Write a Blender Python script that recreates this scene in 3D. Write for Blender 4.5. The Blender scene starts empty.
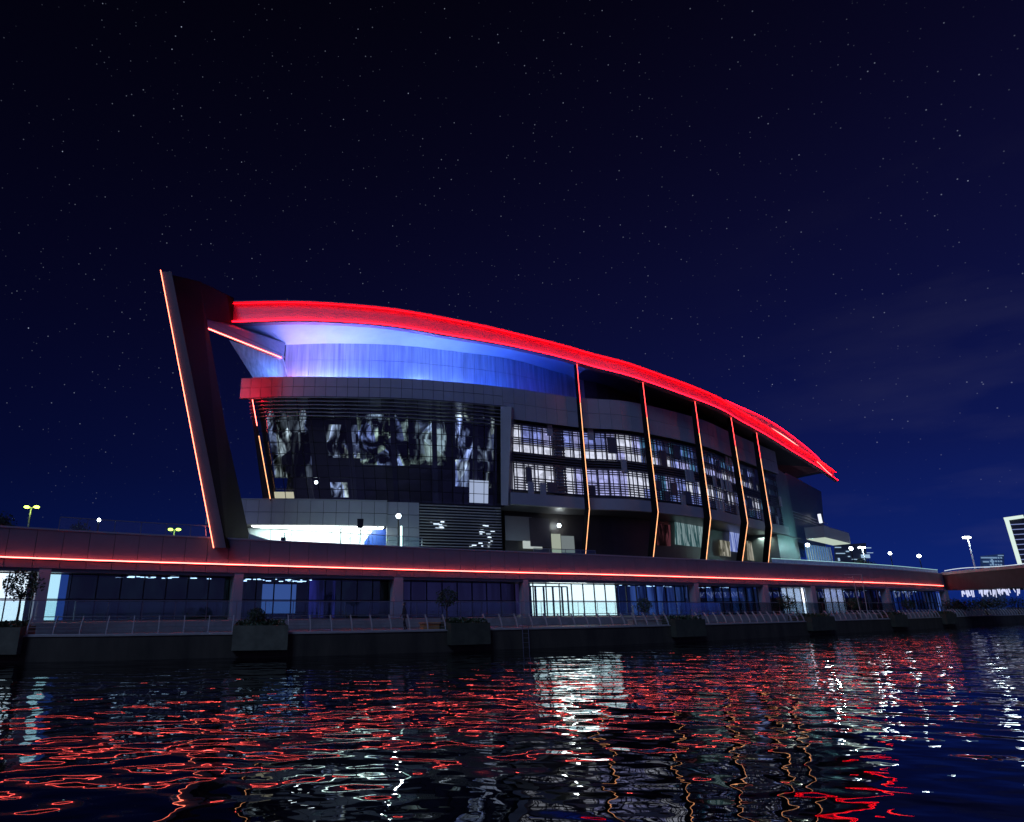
import bpy, math, random
from mathutils import Vector, Matrix
random.seed(7)
S = bpy.context.scene
EYE = 2.7                                   # eye height above the water
# ---------------------------------------------------------------- camera
F, CX, CY, HZ = 640.0, 410.0, 411.0, 605.0
PITCH = math.atan((HZ - CY) / F)
cd = bpy.data.cameras.new("camera"); cam = bpy.data.objects.new("camera", cd)
S.collection.objects.link(cam); S.camera = cam
cam.location = (0, 0, EYE); cam.rotation_euler = (math.radians(90) + PITCH, 0, 0)
cd.sensor_width = 36; cd.lens = F / 1024 * 36; cd.shift_x = (512 - CX) / 1024
cd.clip_start = 0.1; cd.clip_end = 6000
S.render.resolution_x, S.render.resolution_y = 1024, 822
S.view_settings.view_transform = 'Standard'; S.view_settings.look = 'None'
S.view_settings.exposure = 0.0; S.view_settings.gamma = 1
S.cycles.use_denoising = True; S.cycles.max_bounces = 6; S.cycles.diffuse_bounces = 2
S.cycles.glossy_bounces = 4; S.cycles.transparent_max_bounces = 12; S.cycles.sample_clamp_indirect = 40
S.cycles.caustics_reflective = False; S.cycles.caustics_refractive = False
# ---------------------------------------------------------------- night sky
W = bpy.data.worlds.new("World"); S.world = W; W.use_nodes = True
nt = W.node_tree; N = nt.nodes; L = nt.links; N.clear()
def nd(t, **k):
    n = N.new(t)
    for a, b in k.items(): setattr(n, a, b)
    return n
def mth(op, a, b=None, c=None, clamp=False):
    n = nd('ShaderNodeMath', operation=op, use_clamp=clamp)
    for i, v in enumerate((a, b, c)):
        if v is None: continue
        if hasattr(v, 'links'): L.new(v, n.inputs[i])
        else: n.inputs[i].default_value = v
    return n.outputs[0]
tc = nd('ShaderNodeTexCoord'); sep = nd('ShaderNodeSeparateXYZ'); L.new(tc.outputs['Generated'], sep.inputs[0])
el = mth('ARCSINE', sep.outputs[2])
ramp = nd('ShaderNodeValToRGB'); L.new(mth('DIVIDE', el, 0.95, clamp=True), ramp.inputs[0])
cr = ramp.color_ramp; cr.interpolation = 'B_SPLINE'
stops = [(0.0, (.0026, .0135, .120)), (.08, (.0028, .0105, .100)), (.20, (.0028, .0058, .056)), (.42, (.0028, .0032, .026)), (.68, (.0018, .0016, .0105)), (1.0, (.0008, .0006, .0025))]
cr.elements[0].position = 0; cr.elements[0].color = (*stops[0][1], 1)
cr.elements[1].position = 1; cr.elements[1].color = (*stops[-1][1], 1)
for p, c in stops[1:-1]:
    e = cr.elements.new(p); e.color = (*c, 1)
# a brighter horizon to the right, a duller one to the left
side = mth('MULTIPLY_ADD', sep.outputs[0], 0.75, 0.92, clamp=False)
sm = nd('ShaderNodeMix', data_type='RGBA', blend_type='MULTIPLY'); sm.inputs[0].default_value = 1
L.new(ramp.outputs[0], sm.inputs[6]); cmb = nd('ShaderNodeCombineColor')
for i in range(3): L.new(mth('MAXIMUM', side, 0.45), cmb.inputs[i])
L.new(cmb.outputs[0], sm.inputs[7])
# thin cloud low on the right
mp = nd('ShaderNodeMapping'); L.new(tc.outputs['Generated'], mp.inputs[0]); mp.inputs['Scale'].default_value = (1.6, 1.6, 6.5)
cn = nd('ShaderNodeTexNoise'); L.new(mp.outputs[0], cn.inputs['Vector']); cn.inputs['Scale'].default_value = 2.1; cn.inputs['Detail'].default_value = 5
cmask = mth('MULTIPLY', mth('SUBTRACT', cn.outputs['Fac'], 0.54, clamp=True), mth('MULTIPLY', mth('SUBTRACT', sep.outputs[0], 0.38, clamp=True), mth('SUBTRACT', 0.55, sep.outputs[2], clamp=True)))
ca = nd('ShaderNodeMix', data_type='RGBA', blend_type='ADD'); ca.inputs[0].default_value = 1
cc = nd('ShaderNodeCombineColor')
for i, v in enumerate((.5, .48, .5)): L.new(mth('MULTIPLY', cmask, v), cc.inputs[i])
L.new(sm.outputs[2], ca.inputs[6]); L.new(cc.outputs[0], ca.inputs[7])
# stars
def stars(scale, keep, rad, gain):
    v = nd('ShaderNodeTexVoronoi'); L.new(tc.outputs['Generated'], v.inputs['Vector']); v.inputs['Scale'].default_value = scale
    s3 = nd('ShaderNodeSeparateColor'); L.new(v.outputs['Color'], s3.inputs[0])
    core = mth('SUBTRACT', 1.0, mth('DIVIDE', v.outputs['Distance'], rad), clamp=True)
    on = mth('GREATER_THAN', s3.outputs[0], 1 - keep)
    br = mth('POWER', s3.outputs[1], 3.0)
    return mth('MULTIPLY', mth('MULTIPLY', core, on), mth('MULTIPLY_ADD', br, gain, gain * .12))
st = mth('ADD', stars(56, .5, .045, .85), stars(125, .8, .115, .24))
st = mth('MULTIPLY', st, mth('MULTIPLY', mth('SUBTRACT', sep.outputs[2], 0.06, clamp=True), 6.0, clamp=True))
sc_ = nd('ShaderNodeCombineColor')
for i, v in enumerate((.8, .9, 1.25)): L.new(mth('MULTIPLY', st, v), sc_.inputs[i])
sa = nd('ShaderNodeMix', data_type='RGBA', blend_type='ADD'); sa.inputs[0].default_value = 1
L.new(ca.outputs[2], sa.inputs[6]); L.new(sc_.outputs[0], sa.inputs[7])
# glow of the city behind the photographer
back = mth('MULTIPLY', mth('MULTIPLY', sep.outputs[1], -1.6, clamp=True), mth('SUBTRACT', 1.0, mth('MULTIPLY', mth('ABSOLUTE', sep.outputs[2]), 1.7), clamp=True))
gc = nd('ShaderNodeCombineColor')
for i, v in enumerate((.062, .05, .10)): L.new(mth('MULTIPLY', back, v), gc.inputs[i])
ga = nd('ShaderNodeMix', data_type='RGBA', blend_type='ADD'); ga.inputs[0].default_value = 1
L.new(sa.outputs[2], ga.inputs[6]); L.new(gc.outputs[0], ga.inputs[7])
bg = nd('ShaderNodeBackground'); L.new(ga.outputs[2], bg.inputs[0]); bg.inputs[1].default_value = 1
wo = nd('ShaderNodeOutputWorld'); L.new(bg.outputs[0], wo.inputs[0])
W.cycles.sampling_method = 'MANUAL'; W.cycles.sample_map_resolution = 256
# ---------------------------------------------------------------- faint blue fill lamp behind the camera, added to lift the dark facades
ml = bpy.data.lights.new("night_fill", 'SUN'); ml.energy = 0.62; ml.angle = math.radians(20); ml.color = (.30, .47, 1)
mo = bpy.data.objects.new("night_fill", ml); S.collection.objects.link(mo); mo.rotation_euler = (math.radians(52), 0, math.radians(-25))

# ---------------------------------------------------------------- projection helpers: put features seen at (px,py) on real surfaces
def ray(x, y):
    a = (x - CX) / F; b = (CY - y) / F
    return a, math.cos(PITCH) - b * math.sin(PITCH), math.sin(PITCH) + b * math.cos(PITCH)
def byz(x, y, z):
    r = ray(x, y); k = (z - EYE) / r[2]; return Vector((r[0] * k, r[1] * k, z))
def byd(x, y, D):
    r = ray(x, y); k = D / r[1]; return Vector((r[0] * k, D, EYE + r[2] * k))

class Curve:
    def __init__(s, pts, step=0.8, smooth=True):
        P = [Vector(p) for p in pts]; out = []
        if smooth:
            Q = [2 * P[0] - P[1]] + P + [2 * P[-1] - P[-2]]
            for i in range(1, len(Q) - 2):
                n = max(1, int((Q[i + 1] - Q[i]).length / step))
                for j in range(n):
                    t = j / n; a, b, c, d = Q[i - 1], Q[i], Q[i + 1], Q[i + 2]
                    out.append(0.5 * ((2 * b) + (c - a) * t + (2 * a - 5 * b + 4 * c - d) * t * t + (3 * b - a - 3 * c + d) * t ** 3))
            out.append(P[-1])
        else: out = P
        s.p = out; s.s = [0]
        for i in range(1, len(out)): s.s.append(s.s[-1] + (out[i] - out[i - 1]).length)
        s.len = s.s[-1]
    def seg(s, u):
        import bisect
        i = bisect.bisect_right(s.s, u) - 1
        return max(0, min(i, len(s.p) - 2))
    def pos(s, u, off=0.0):
        i = s.seg(u); a, b = s.p[i], s.p[i + 1]
        t = (u - s.s[i]) / (s.s[i + 1] - s.s[i]); q = a + (b - a) * t
        n = s.nrm(u); return Vector((q.x + n.x * off, q.y + n.y * off))
    def dir(s, u):
        i = s.seg(u - .3); j = s.seg(u + .3)
        return ((s.p[i + 1] - s.p[i]).normalized() + (s.p[j + 1] - s.p[j]).normalized()).normalized()
    def nrm(s, u):
        d = s.dir(u); return Vector((d.y, -d.x))
    def offs(s, off): return Curve([s.pos(u, off) for u in s.s], smooth=False)
    def hit(s, px, py, off=0.0):
        r = ray(px, py); best = None; n = len(s.p)
        for i in range(n - 1):
            a, b = s.p[i], s.p[i + 1]; d = b - a
            den = d.x * r[1] - d.y * r[0]
            if abs(den) < 1e-9: continue
            t = (a.y * r[0] - a.x * r[1]) / den
            k = (a.y + t * d.y) / r[1]
            if k <= 0: continue
            v = (s.s[i] + t * d.length, EYE + k * r[2])
            if -1e-6 <= t <= 1 + 1e-6: return v
            if (i == 0 and t < 0) or (i == n - 2 and t > 1): best = v
        return best
    def rng(s, a, b, step=1.0):
        n = max(1, math.ceil((b - a) / step)); return [a + (b - a) * i / n for i in range(n + 1)]

# ---------------------------------------------------------------- mesh builder
class MB:
    def __init__(s): s.v = []; s.f = []
    def quad(s, a, b, c, d):
        n = len(s.v); s.v += [tuple(a), tuple(b), tuple(c), tuple(d)]; s.f.append((n, n + 1, n + 2, n + 3)); return s
    def hexa(s, b4, t4):
        n = len(s.v); s.v += [tuple(p) for p in b4] + [tuple(p) for p in t4]
        s.f += [(n + 3, n + 2, n + 1, n), (n + 4, n + 5, n + 6, n + 7)] + [(n + i, n + (i + 1) % 4, n + 4 + (i + 1) % 4, n + 4 + i) for i in range(4)]; return s
    def box(s, x0, x1, y0, y1, z0, z1):
        return s.hexa([(x0, y0, z0), (x1, y0, z0), (x1, y1, z0), (x0, y1, z0)], [(x0, y0, z1), (x1, y0, z1), (x1, y1, z1), (x0, y1, z1)])
    def beam(s, a, b, w, h, up=(0, 0, 1)):
        a = Vector(a); b = Vector(b); d = (b - a).normalized(); u = Vector(up)
        if abs(d.dot(u)) > .97: u = Vector((0, 1, 0))
        r = d.cross(u).normalized() * (w / 2); q = r.cross(d).normalized() * (h / 2)
        return s.hexa([a - r - q, a + r - q, a + r + q, a - r + q], [b - r - q, b + r - q, b + r + q, b - r + q])
    def tube(s, pts, r, n=8, r1=None, cap=True):
        pts = [Vector(p) for p in pts]; m = len(pts); base = len(s.v); prev = None
        for i, p in enumerate(pts):
            d = (pts[min(i + 1, m - 1)] - pts[max(i - 1, 0)]).normalized()
            if prev is None: ref = Vector((0, 0, 1)) if abs(d.z) < .9 else Vector((1, 0, 0)); u = d.cross(ref).normalized()
            else: u = (prev - d * prev.dot(d)).normalized()
            prev = u; w = d.cross(u); rr = r if r1 is None else r + (r1 - r) * i / (m - 1)
            for k in range(n):
                a = 2 * math.pi * k / n; s.v.append(tuple(p + (u * math.cos(a) + w * math.sin(a)) * rr))
        for i in range(m - 1):
            for k in range(n):
                a = base + i * n + k; b = base + i * n + (k + 1) % n
                s.f.append((a, b, b + n, a + n))
        if cap:
            s.f.append(tuple(base + k for k in reversed(range(n)))); s.f.append(tuple(base + (m - 1) * n + k for k in range(n)))
        return s
    def sphere(s, c, r, n=12, m=8, sz=1):
        b = len(s.v); c = Vector(c)
        for i in range(m + 1):
            th = math.pi * i / m
            for k in range(n):
                ph = 2 * math.pi * k / n; s.v.append((c.x + r * math.sin(th) * math.cos(ph), c.y + r * math.sin(th) * math.sin(ph), c.z + r * sz * math.cos(th)))
        for i in range(m):
            for k in range(n):
                a = b + i * n + k; d = b + i * n + (k + 1) % n; s.f.append((a, a + n, d + n, d))
        return s
    def prism(s, poly, vec):
        n = len(s.v); m = len(poly); vec = Vector(vec)
        s.v += [tuple(p) for p in poly] + [tuple(Vector(p) + vec) for p in poly]
        s.f += [tuple(range(n, n + m)), tuple(range(n + 2 * m - 1, n + m - 1, -1))]
        s.f += [(n + i, n + (i + 1) % m, n + m + (i + 1) % m, n + m + i) for i in range(m)]; return s
    def cbox(s, C, a, b, z0, z1, d0, d1, step=1.0):
        """box following curve C from s=a to b; z0,z1 numbers or functions of s; d0 (inner) < d1 (outer) offsets outwards"""
        g = lambda f, u: f(u) if callable(f) else f
        U = C.rng(a, b, step); n = len(s.v)
        for u in U:
            pi = C.pos(u, g(d0, u)); po = C.pos(u, g(d1, u)); lo, hi = g(z0, u), g(z1, u)
            s.v += [(pi.x, pi.y, lo), (po.x, po.y, lo), (po.x, po.y, hi), (pi.x, pi.y, hi)]
        for i in range(len(U) - 1):
            for k in range(4):
                a0 = n + 4 * i + k; b0 = n + 4 * i + (k + 1) % 4; s.f.append((a0, a0 + 4, b0 + 4, b0))
        s.f += [(n, n + 1, n + 2, n + 3), tuple(n + 4 * (len(U) - 1) + k for k in (3, 2, 1, 0))]
        return s
    def panels(s, C, a, b, z0, z1, pw, rows, d0, d1, gap=.035):
        """facing panels with open joints"""
        g = lambda f, u: f(u) if callable(f) else f
        n = max(1, round((b - a) / pw)); w = (b - a) / n
        for i in range(n):
            for j in range(rows):
                u0, u1 = a + i * w + gap / 2, a + (i + 1) * w - gap / 2
                lo = lambda u, j=j: g(z0, u) + (g(z1, u) - g(z0, u)) * j / rows + gap / 2
                hi = lambda u, j=j: g(z0, u) + (g(z1, u) - g(z0, u)) * (j + 1) / rows - gap / 2
                s.cbox(C, u0, u1, lo, hi, d0, d1, step=9)
        return s
    def build(s, name, mat, parent=None, loc=None, smooth=False):
        me = bpy.data.meshes.new(name); me.from_pydata(s.v, [], s.f); me.update()
        if smooth: me.polygons.foreach_set('use_smooth', [True] * len(me.polygons))
        import bmesh
        b = bmesh.new(); b.from_mesh(me); bmesh.ops.recalc_face_normals(b, faces=b.faces); b.to_mesh(me); b.free()
        me.materials.append(mat)
        o = bpy.data.objects.new(name, me); S.collection.objects.link(o)
        if parent is not None: o.parent = parent
        if loc is not None: o.location = loc
        return o
def tag(o, label=None, cat=None, group=None, kind=None):
    for k, v in (('label', label), ('category', cat), ('group', group), ('kind', kind)):
        if v: o[k] = v
    return o
def empty(name, label, cat, group=None, loc=(0, 0, 0), rz=0):
    o = bpy.data.objects.new(name, None); S.collection.objects.link(o); o.location = loc; o.rotation_euler.z = rz
    return tag(o, label, cat, group)
def copy_tree(o, parent=None):
    c = o.copy(); S.collection.objects.link(c); c.parent = parent
    for ch in [x for x in S.objects if x.parent is o]: copy_tree(ch, c)
    return c

# ---------------------------------------------------------------- materials
def mat(name, col, rough=.6, metal=0.0, var=.15, scale=1.5, bump=0.0, em=None, es=0, spec=.5, stretch=(1, 1, 1)):
    m = bpy.data.materials.new(name); m.use_nodes = True; t = m.node_tree; p = t.nodes['Principled BSDF']
    p.inputs['Roughness'].default_value = rough; p.inputs['Metallic'].default_value = metal; p.inputs['Specular IOR Level'].default_value = spec
    g = t.nodes.new('ShaderNodeTexCoord'); mpp = t.nodes.new('ShaderNodeMapping'); mpp.inputs['Scale'].default_value = stretch
    t.links.new(g.outputs['Object'], mpp.inputs[0])
    n = t.nodes.new('ShaderNodeTexNoise'); n.inputs['Scale'].default_value = scale; n.inputs['Detail'].default_value = 6; n.inputs['Roughness'].default_value = .65
    t.links.new(mpp.outputs[0], n.inputs['Vector'])
    mx = t.nodes.new('ShaderNodeMix'); mx.data_type = 'RGBA'
    mx.inputs[6].default_value = (*[c * (1 - var) for c in col], 1); mx.inputs[7].default_value = (*[min(1, c * (1 + var)) for c in col], 1)
    r = t.nodes.new('ShaderNodeMapRange'); r.inputs[1].default_value = .3; r.inputs[2].default_value = .7
    t.links.new(n.outputs['Fac'], r.inputs[0]); t.links.new(r.outputs[0], mx.inputs[0]); t.links.new(mx.outputs[2], p.inputs['Base Color'])
    if bump:
        b = t.nodes.new('ShaderNodeBump'); b.inputs['Strength'].default_value = 1; b.inputs['Distance'].default_value = bump
        t.links.new(n.outputs['Fac'], b.inputs['Height']); t.links.new(b.outputs[0], p.inputs['Normal'])
    if em: p.inputs['Emission Color'].default_value = (*em, 1); p.inputs['Emission Strength'].default_value = es
    return m
def lamp_mat(name, col, e):
    m = bpy.data.materials.new(name); m.use_nodes = True; t = m.node_tree; t.nodes.clear()
    em = t.nodes.new('ShaderNodeEmission'); em.inputs[0].default_value = (*col, 1); em.inputs[1].default_value = e
    o = t.nodes.new('ShaderNodeOutputMaterial'); t.links.new(em.outputs[0], o.inputs[0]); return m
def interior_mat(name, c1, c2, e, scale=.9, lo=.42, hi=.6, stretch=(1, 1, .5)):
    """a lit room seen through glass: patches of lit wall, furniture and shelving"""
    m = bpy.data.materials.new(name); m.use_nodes = True; t = m.node_tree; t.nodes.clear()
    g = t.nodes.new('ShaderNodeTexCoord'); mp_ = t.nodes.new('ShaderNodeMapping'); mp_.inputs['Scale'].default_value = stretch
    t.links.new(g.outputs['Object'], mp_.inputs[0])
    v = t.nodes.new('ShaderNodeTexVoronoi'); v.distance = 'CHEBYCHEV'; v.inputs['Scale'].default_value = scale; t.links.new(mp_.outputs[0], v.inputs['Vector'])
    n = t.nodes.new('ShaderNodeTexNoise'); n.inputs['Scale'].default_value = scale * 1.3; n.inputs['Detail'].default_value = 5; t.links.new(mp_.outputs[0], n.inputs['Vector'])
    s3 = t.nodes.new('ShaderNodeSeparateColor'); t.links.new(v.outputs['Color'], s3.inputs[0])
    a = t.nodes.new('ShaderNodeMath'); a.operation = 'ADD'; t.links.new(n.outputs['Fac'], a.inputs[0])
    h = t.nodes.new('ShaderNodeMath'); h.operation = 'MULTIPLY'; h.inputs[1].default_value = .5; t.links.new(s3.outputs[0], h.inputs[0])
    t.links.new(h.outputs[0], a.inputs[1])
    r = t.nodes.new('ShaderNodeMapRange'); r.inputs[1].default_value = lo + .25; r.inputs[2].default_value = hi + .25; t.links.new(a.outputs[0], r.inputs[0])
    mx = t.nodes.new('ShaderNodeMix'); mx.data_type = 'RGBA'; mx.inputs[6].default_value = (*c1, 1); mx.inputs[7].default_value = (*c2, 1)
    t.links.new(r.outputs[0], mx.inputs[0])
    em = t.nodes.new('ShaderNodeEmission'); em.inputs[1].default_value = e; t.links.new(mx.outputs[2], em.inputs[0])
    o = t.nodes.new('ShaderNodeOutputMaterial'); t.links.new(em.outputs[0], o.inputs[0]); return m
def glass_mat(name, tint=(.5, .6, .65), refl=.12, rough=.01, warp=0.0, wscale=.6):
    m = bpy.data.materials.new(name); m.use_nodes = True; t = m.node_tree; t.nodes.clear()
    tr = t.nodes.new('ShaderNodeBsdfTransparent'); tr.inputs[0].default_value = (*tint, 1)
    gl = t.nodes.new('ShaderNodeBsdfGlossy'); gl.inputs['Roughness'].default_value = rough; gl.inputs[0].default_value = (.85, .9, 1, 1)
    fr = t.nodes.new('ShaderNodeLayerWeight'); fr.inputs[0].default_value = .22
    mr = t.nodes.new('ShaderNodeMapRange'); mr.inputs[3].default_value = refl; mr.inputs[4].default_value = .75; t.links.new(fr.outputs['Fresnel'], mr.inputs[0])
    mx = t.nodes.new('ShaderNodeMixShader'); t.links.new(mr.outputs[0], mx.inputs[0]); t.links.new(tr.outputs[0], mx.inputs[1]); t.links.new(gl.outputs[0], mx.inputs[2])
    if warp:
        g = t.nodes.new('ShaderNodeTexCoord'); n = t.nodes.new('ShaderNodeTexNoise'); n.inputs['Scale'].default_value = wscale; n.inputs['Detail'].default_value = 2
        t.links.new(g.outputs['Object'], n.inputs['Vector'])
        b = t.nodes.new('ShaderNodeBump'); b.inputs['Distance'].default_value = warp; t.links.new(n.outputs['Fac'], b.inputs['Height']); t.links.new(b.outputs[0], gl.inputs['Normal'])
    o = t.nodes.new('ShaderNodeOutputMaterial'); t.links.new(mx.outputs[0], o.inputs[0]); return m

M = {}
M['panel'] = mat('grey_cladding', (.36, .36, .38), .55, .08, .10, .35)
M['panel_dark'] = mat('dark_cladding', (.10, .095, .11), .4, .3, .2, .5)
M['podium_panel'] = mat('podium_cladding', (.17, .17, .20), .6, .05, .14, .35)
M['backing'] = mat('dark_backing', (.03, .03, .035), .8)  # dark backing behind open panel joints, also used on plain rear walls
M['white_panel'] = mat('pale_metal_panel', (.55, .58, .64), .4, .35, .35, 1.0, stretch=(3, 3, .12))
M['soffit'] = mat('pale_soffit', (.6, .6, .63), .45, .1, .08, .6)
M['fascia'] = mat('fascia_metal', (.55, .22, .30), .5, .1, .08, .8)
M['concrete'] = mat('concrete', (.30, .29, .27), .85, 0, .25, 1.2, .01)
M['stone_floor'] = mat('promenade_paving', (.16, .15, .14), .7, 0, .25, 2.0, .004)
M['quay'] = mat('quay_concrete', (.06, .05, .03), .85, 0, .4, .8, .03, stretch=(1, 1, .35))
M['black'] = mat('black_metal', (.02, .02, .022), .4, .6)
M['fin'] = mat('fin_cladding', (.010, .010, .012), .8, 0, .2, .4, spec=.08)
M['fin_edge'] = mat('fin_edge_metal', (.12, .12, .14), .6, 0, .1, .5, spec=.2)
M['steel'] = mat('brushed_steel', (.28, .28, .28), .4, .6, .1, 6)
M['white_paint'] = mat('white_paint', (.5, .48, .44), .5, 0, .08, 4)
M['bark'] = mat('bark', (.07, .05, .035), .9, 0, .4, 12, .01)
M['leaf'] = mat('leaf', (.045, .075, .03), .55, 0, .45, 9)
M['leafdark'] = mat('far_leaf', (.03, .045, .025), .6, 0, .4, 2)
M['cloth'] = mat('dark_cloth', (.03, .028, .032), .85, 0, .3, 14)
M['jeans'] = mat('jeans', (.04, .05, .09), .85, 0, .3, 14)
M['skin'] = mat('skin', (.42, .26, .19), .5, 0, .08, 20)
M['hair'] = mat('hair', (.02, .014, .01), .6, 0, .2, 40)
M['led_soft'] = lamp_mat('red_led_soft', (1, .002, .007), 14)
M['led_red'] = lamp_mat('red_led', (1, .002, .007), 25)
M['led_pink'] = lamp_mat('red_led_tube', (1, .085, .07), 14)
M['led_rib'] = lamp_mat('red_rib_led', (1, .05, .05), 6)
M['led_fin'] = lamp_mat('orange_led_tube', (1, .17, .10), 8)
M['led_amber'] = lamp_mat('amber_led_tube', (1, .40, .17), 2.8)
M['lamp_white'] = lamp_mat('white_lamp', (.82, .93, 1), 14)
M['lamp_green'] = lamp_mat('sodium_green_lamp', (.62, 1, .08), 8)
M['room_white'] = interior_mat('bright_room', (.75, .76, .85), (1, 1, 1), 3.4, .6, .25, .5)
M['glass'] = glass_mat('shop_glass', (.6, .66, .7), .03)
M['glass_clear'] = glass_mat('balustrade_glass', (.84, .93, .92), .03)
M['glass_warp'] = glass_mat('facade_glass', (.7, .75, .75), .04, .004, .055, .55)
LAB = {}

def area(name, loc, target, sx, sy, e, col):
    l = bpy.data.lights.new(name, 'AREA'); l.shape = 'RECTANGLE'; l.size = sx; l.size_y = sy; l.energy = e; l.color = col
    o = bpy.data.objects.new(name, l); S.collection.objects.link(o); o.location = loc
    d = Vector(target) - Vector(loc); o.rotation_euler = d.to_track_quat('-Z', 'Y').to_euler(); return o
def point(name, loc, e, col, r=.12):
    l = bpy.data.lights.new(name, 'POINT'); l.energy = e; l.color = col; l.shadow_soft_size = r
    o = bpy.data.objects.new(name, l); S.collection.objects.link(o); o.location = loc; return o

# ================================================================ SETTING
QZ, FZ, TZ, PT = 1.17, 1.75, 6.0, 7.05      # quay, podium floor, terrace, podium parapet top
QUAY = Curve([(-80, 33), (-40, 32.4), (-18.7, 34.0), (-11.3, 36.2), (-6.6, 37.3), (-2.9, 38.8), (5.1, 42.9), (13.2, 47.2), (22.6, 53.1), (32.9, 60.2), (49, 71.9), (59.5, 79.0), (85, 98), (120, 118), (200, 150)])
POD = Curve([(-45, 21.5), (-23.2, 37.0), (-17.06, 41.2), (-.8, 50.3), (11.0, 56.1), (21.0, 60.8), (56.5, 80.6), (76.5, 94.8)])
# water
wm = bpy.data.materials.new('river_water'); wm.use_nodes = True; t = wm.node_tree; p = t.nodes['Principled BSDF']
p.inputs['Base Color'].default_value = (.002, .004, .006, 1); p.inputs['Roughness'].default_value = 0.0; p.inputs['IOR'].default_value = 1.33
g = t.nodes.new('ShaderNodeTexCoord')
def wave(scale, stretch, det, dist, prev, rot=0):
    m_ = t.nodes.new('ShaderNodeMapping'); m_.inputs['Scale'].default_value = stretch; m_.inputs['Rotation'].default_value = (0, 0, rot); t.links.new(g.outputs['Object'], m_.inputs[0])
    n = t.nodes.new('ShaderNodeTexNoise'); n.inputs['Scale'].default_value = scale; n.inputs['Detail'].default_value = det; n.inputs['Roughness'].default_value = .4; n.inputs['Distortion'].default_value = .3
    t.links.new(m_.outputs[0], n.inputs['Vector'])
    b = t.nodes.new('ShaderNodeBump'); b.inputs['Distance'].default_value = dist; t.links.new(n.outputs['Fac'], b.inputs['Height'])
    if prev: t.links.new(prev, b.inputs['Normal'])
    return b.outputs[0]
w1 = wave(.5, (.8, 1.2, 1), 0, .062, None, .15)
w2 = wave(1.3, (.8, 1.15, 1), 0, .039, w1, -.2)
w3 = wave(3.2, (.8, 1.2, 1), 0, .0055, w2, .4)
t.links.new(w3, p.inputs['Normal'])
tag(MB().quad((-1500, -400, 0), (1500, -400, 0), (1500, 2500, 0), (-1500, 2500, 0)).build('water', wm), kind='structure')
# land behind the quay
gm = MB(); qp = [QUAY.pos(u, -.4) for u in QUAY.rng(0, QUAY.len, 2)]
for i in range(len(qp) - 1):
    a, b = qp[i], qp[i + 1]
    fa = Vector((a.x * 9, 2400)); fb = Vector((b.x * 9, 2400))
    gm.quad((a.x, a.y, QZ - .01), (b.x, b.y, QZ - .01), (fb.x, fb.y, QZ - .01), (fa.x, fa.y, QZ - .01))
tag(gm.build('ground', M['stone_floor']), kind='structure')
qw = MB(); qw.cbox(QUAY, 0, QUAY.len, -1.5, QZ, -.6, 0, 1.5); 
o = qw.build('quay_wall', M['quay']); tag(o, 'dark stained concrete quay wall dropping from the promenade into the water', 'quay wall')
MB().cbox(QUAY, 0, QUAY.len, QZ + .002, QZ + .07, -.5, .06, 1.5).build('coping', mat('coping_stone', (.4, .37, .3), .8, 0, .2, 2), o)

# ================================================================ PODIUM
pod = empty('waterfront_podium', 'long low podium with glazed arcade, panelled parapet and continuous red light line', 'building')
sE = POD.hit(945, 586)[0]
MB().cbox(POD, 0, sE, 4.98, PT - .06, -.5, -.12, 1.5).build('backing', M['backing'], pod)
MB().panels(POD, 0, sE, 4.75, PT - .1, 1.42, 1, -.12, 0, .03).build('parapet', M['podium_panel'], pod)
MB().cbox(POD, 0, sE, PT - .1, PT, -.55, .05, 1.5).build('parapet_coping', M['panel'], pod)
MB().cbox(POD, 0, sE, 4.55, 4.74, -3.5, -.06, 1.5).build('soffit', M['panel_dark'], pod)
zl = EYE + 2.6
MB().tube([(*POD.pos(u, .15), zl) for u in POD.rng(0, sE - 1.2, 1.5)], .036, 6).build('led_strip', M['led_pink'], pod)
MB().cbox(POD, 0, sE, zl - .05, zl - .01, -.01, .12, 1.5).build('led_bracket', M['panel_dark'], pod)
tz = MB(); tz.cbox(POD, 0, sE, TZ - .3, TZ, -60, -.5, 2); tz.build('terrace_deck', M['stone_floor'], pod)
MB().cbox(POD, 0, sE, QZ - .5, FZ, -9, 1.6, 1.5).build('plinth', M['concrete'], pod)
INNER = -1.3
# columns
cols = [(44, .62), (239, .62), (399, .75), (526, .5), (696, .62), (765, .8), (812, .8), (886, .9), (944, 1.2)]
cs = []
for px, w in cols:
    s = POD.hit(px, 580)[0]; cs.append(s)
    MB().cbox(POD, s - w / 2, s + w / 2, FZ, 4.74, -.75, -.03).build('column', M['panel'], pod)
MB().cbox(POD, 0, sE, FZ, 4.6, -9, -8.8, 2).build('rear_wall', M['backing'], pod)
def bay(s0, s1, pw=1.35):
    fr = MB(); n = max(1, round((s1 - s0) / pw)); w = (s1 - s0) / n
    for i in range(n + 1):
        u = s0 + i * w; fr.cbox(POD, u - .035, u + .035, FZ, 4.55, INNER - .05, INNER + .05)
    for z in (FZ, 3.0, 4.47): fr.cbox(POD, s0, s1, z, z + .07, INNER - .04, INNER + .04)
    f = fr.build('shopfront', M['black'], pod)
    MB().cbox(POD, s0, s1, FZ + .07, 4.47, INNER - .01, INNER + .01, 1.35).build('pane', M['glass'], f)
b = [0] + cs
for i in range(len(cs)): bay(b[i] + .3, b[i + 1] - .3)
def inside(x0, x1, m, dep=-3.2, z0=FZ + .05, z1=4.5, name='interior_wall'):
    Cd = POD.offs(dep); s0 = Cd.hit(x0, 595)[0]; s1 = Cd.hit(x1, 595)[0]; MB().cbox(Cd, s0, s1, z0, z1, -.05, 0, 1.0).build(name, m, pod)
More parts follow.
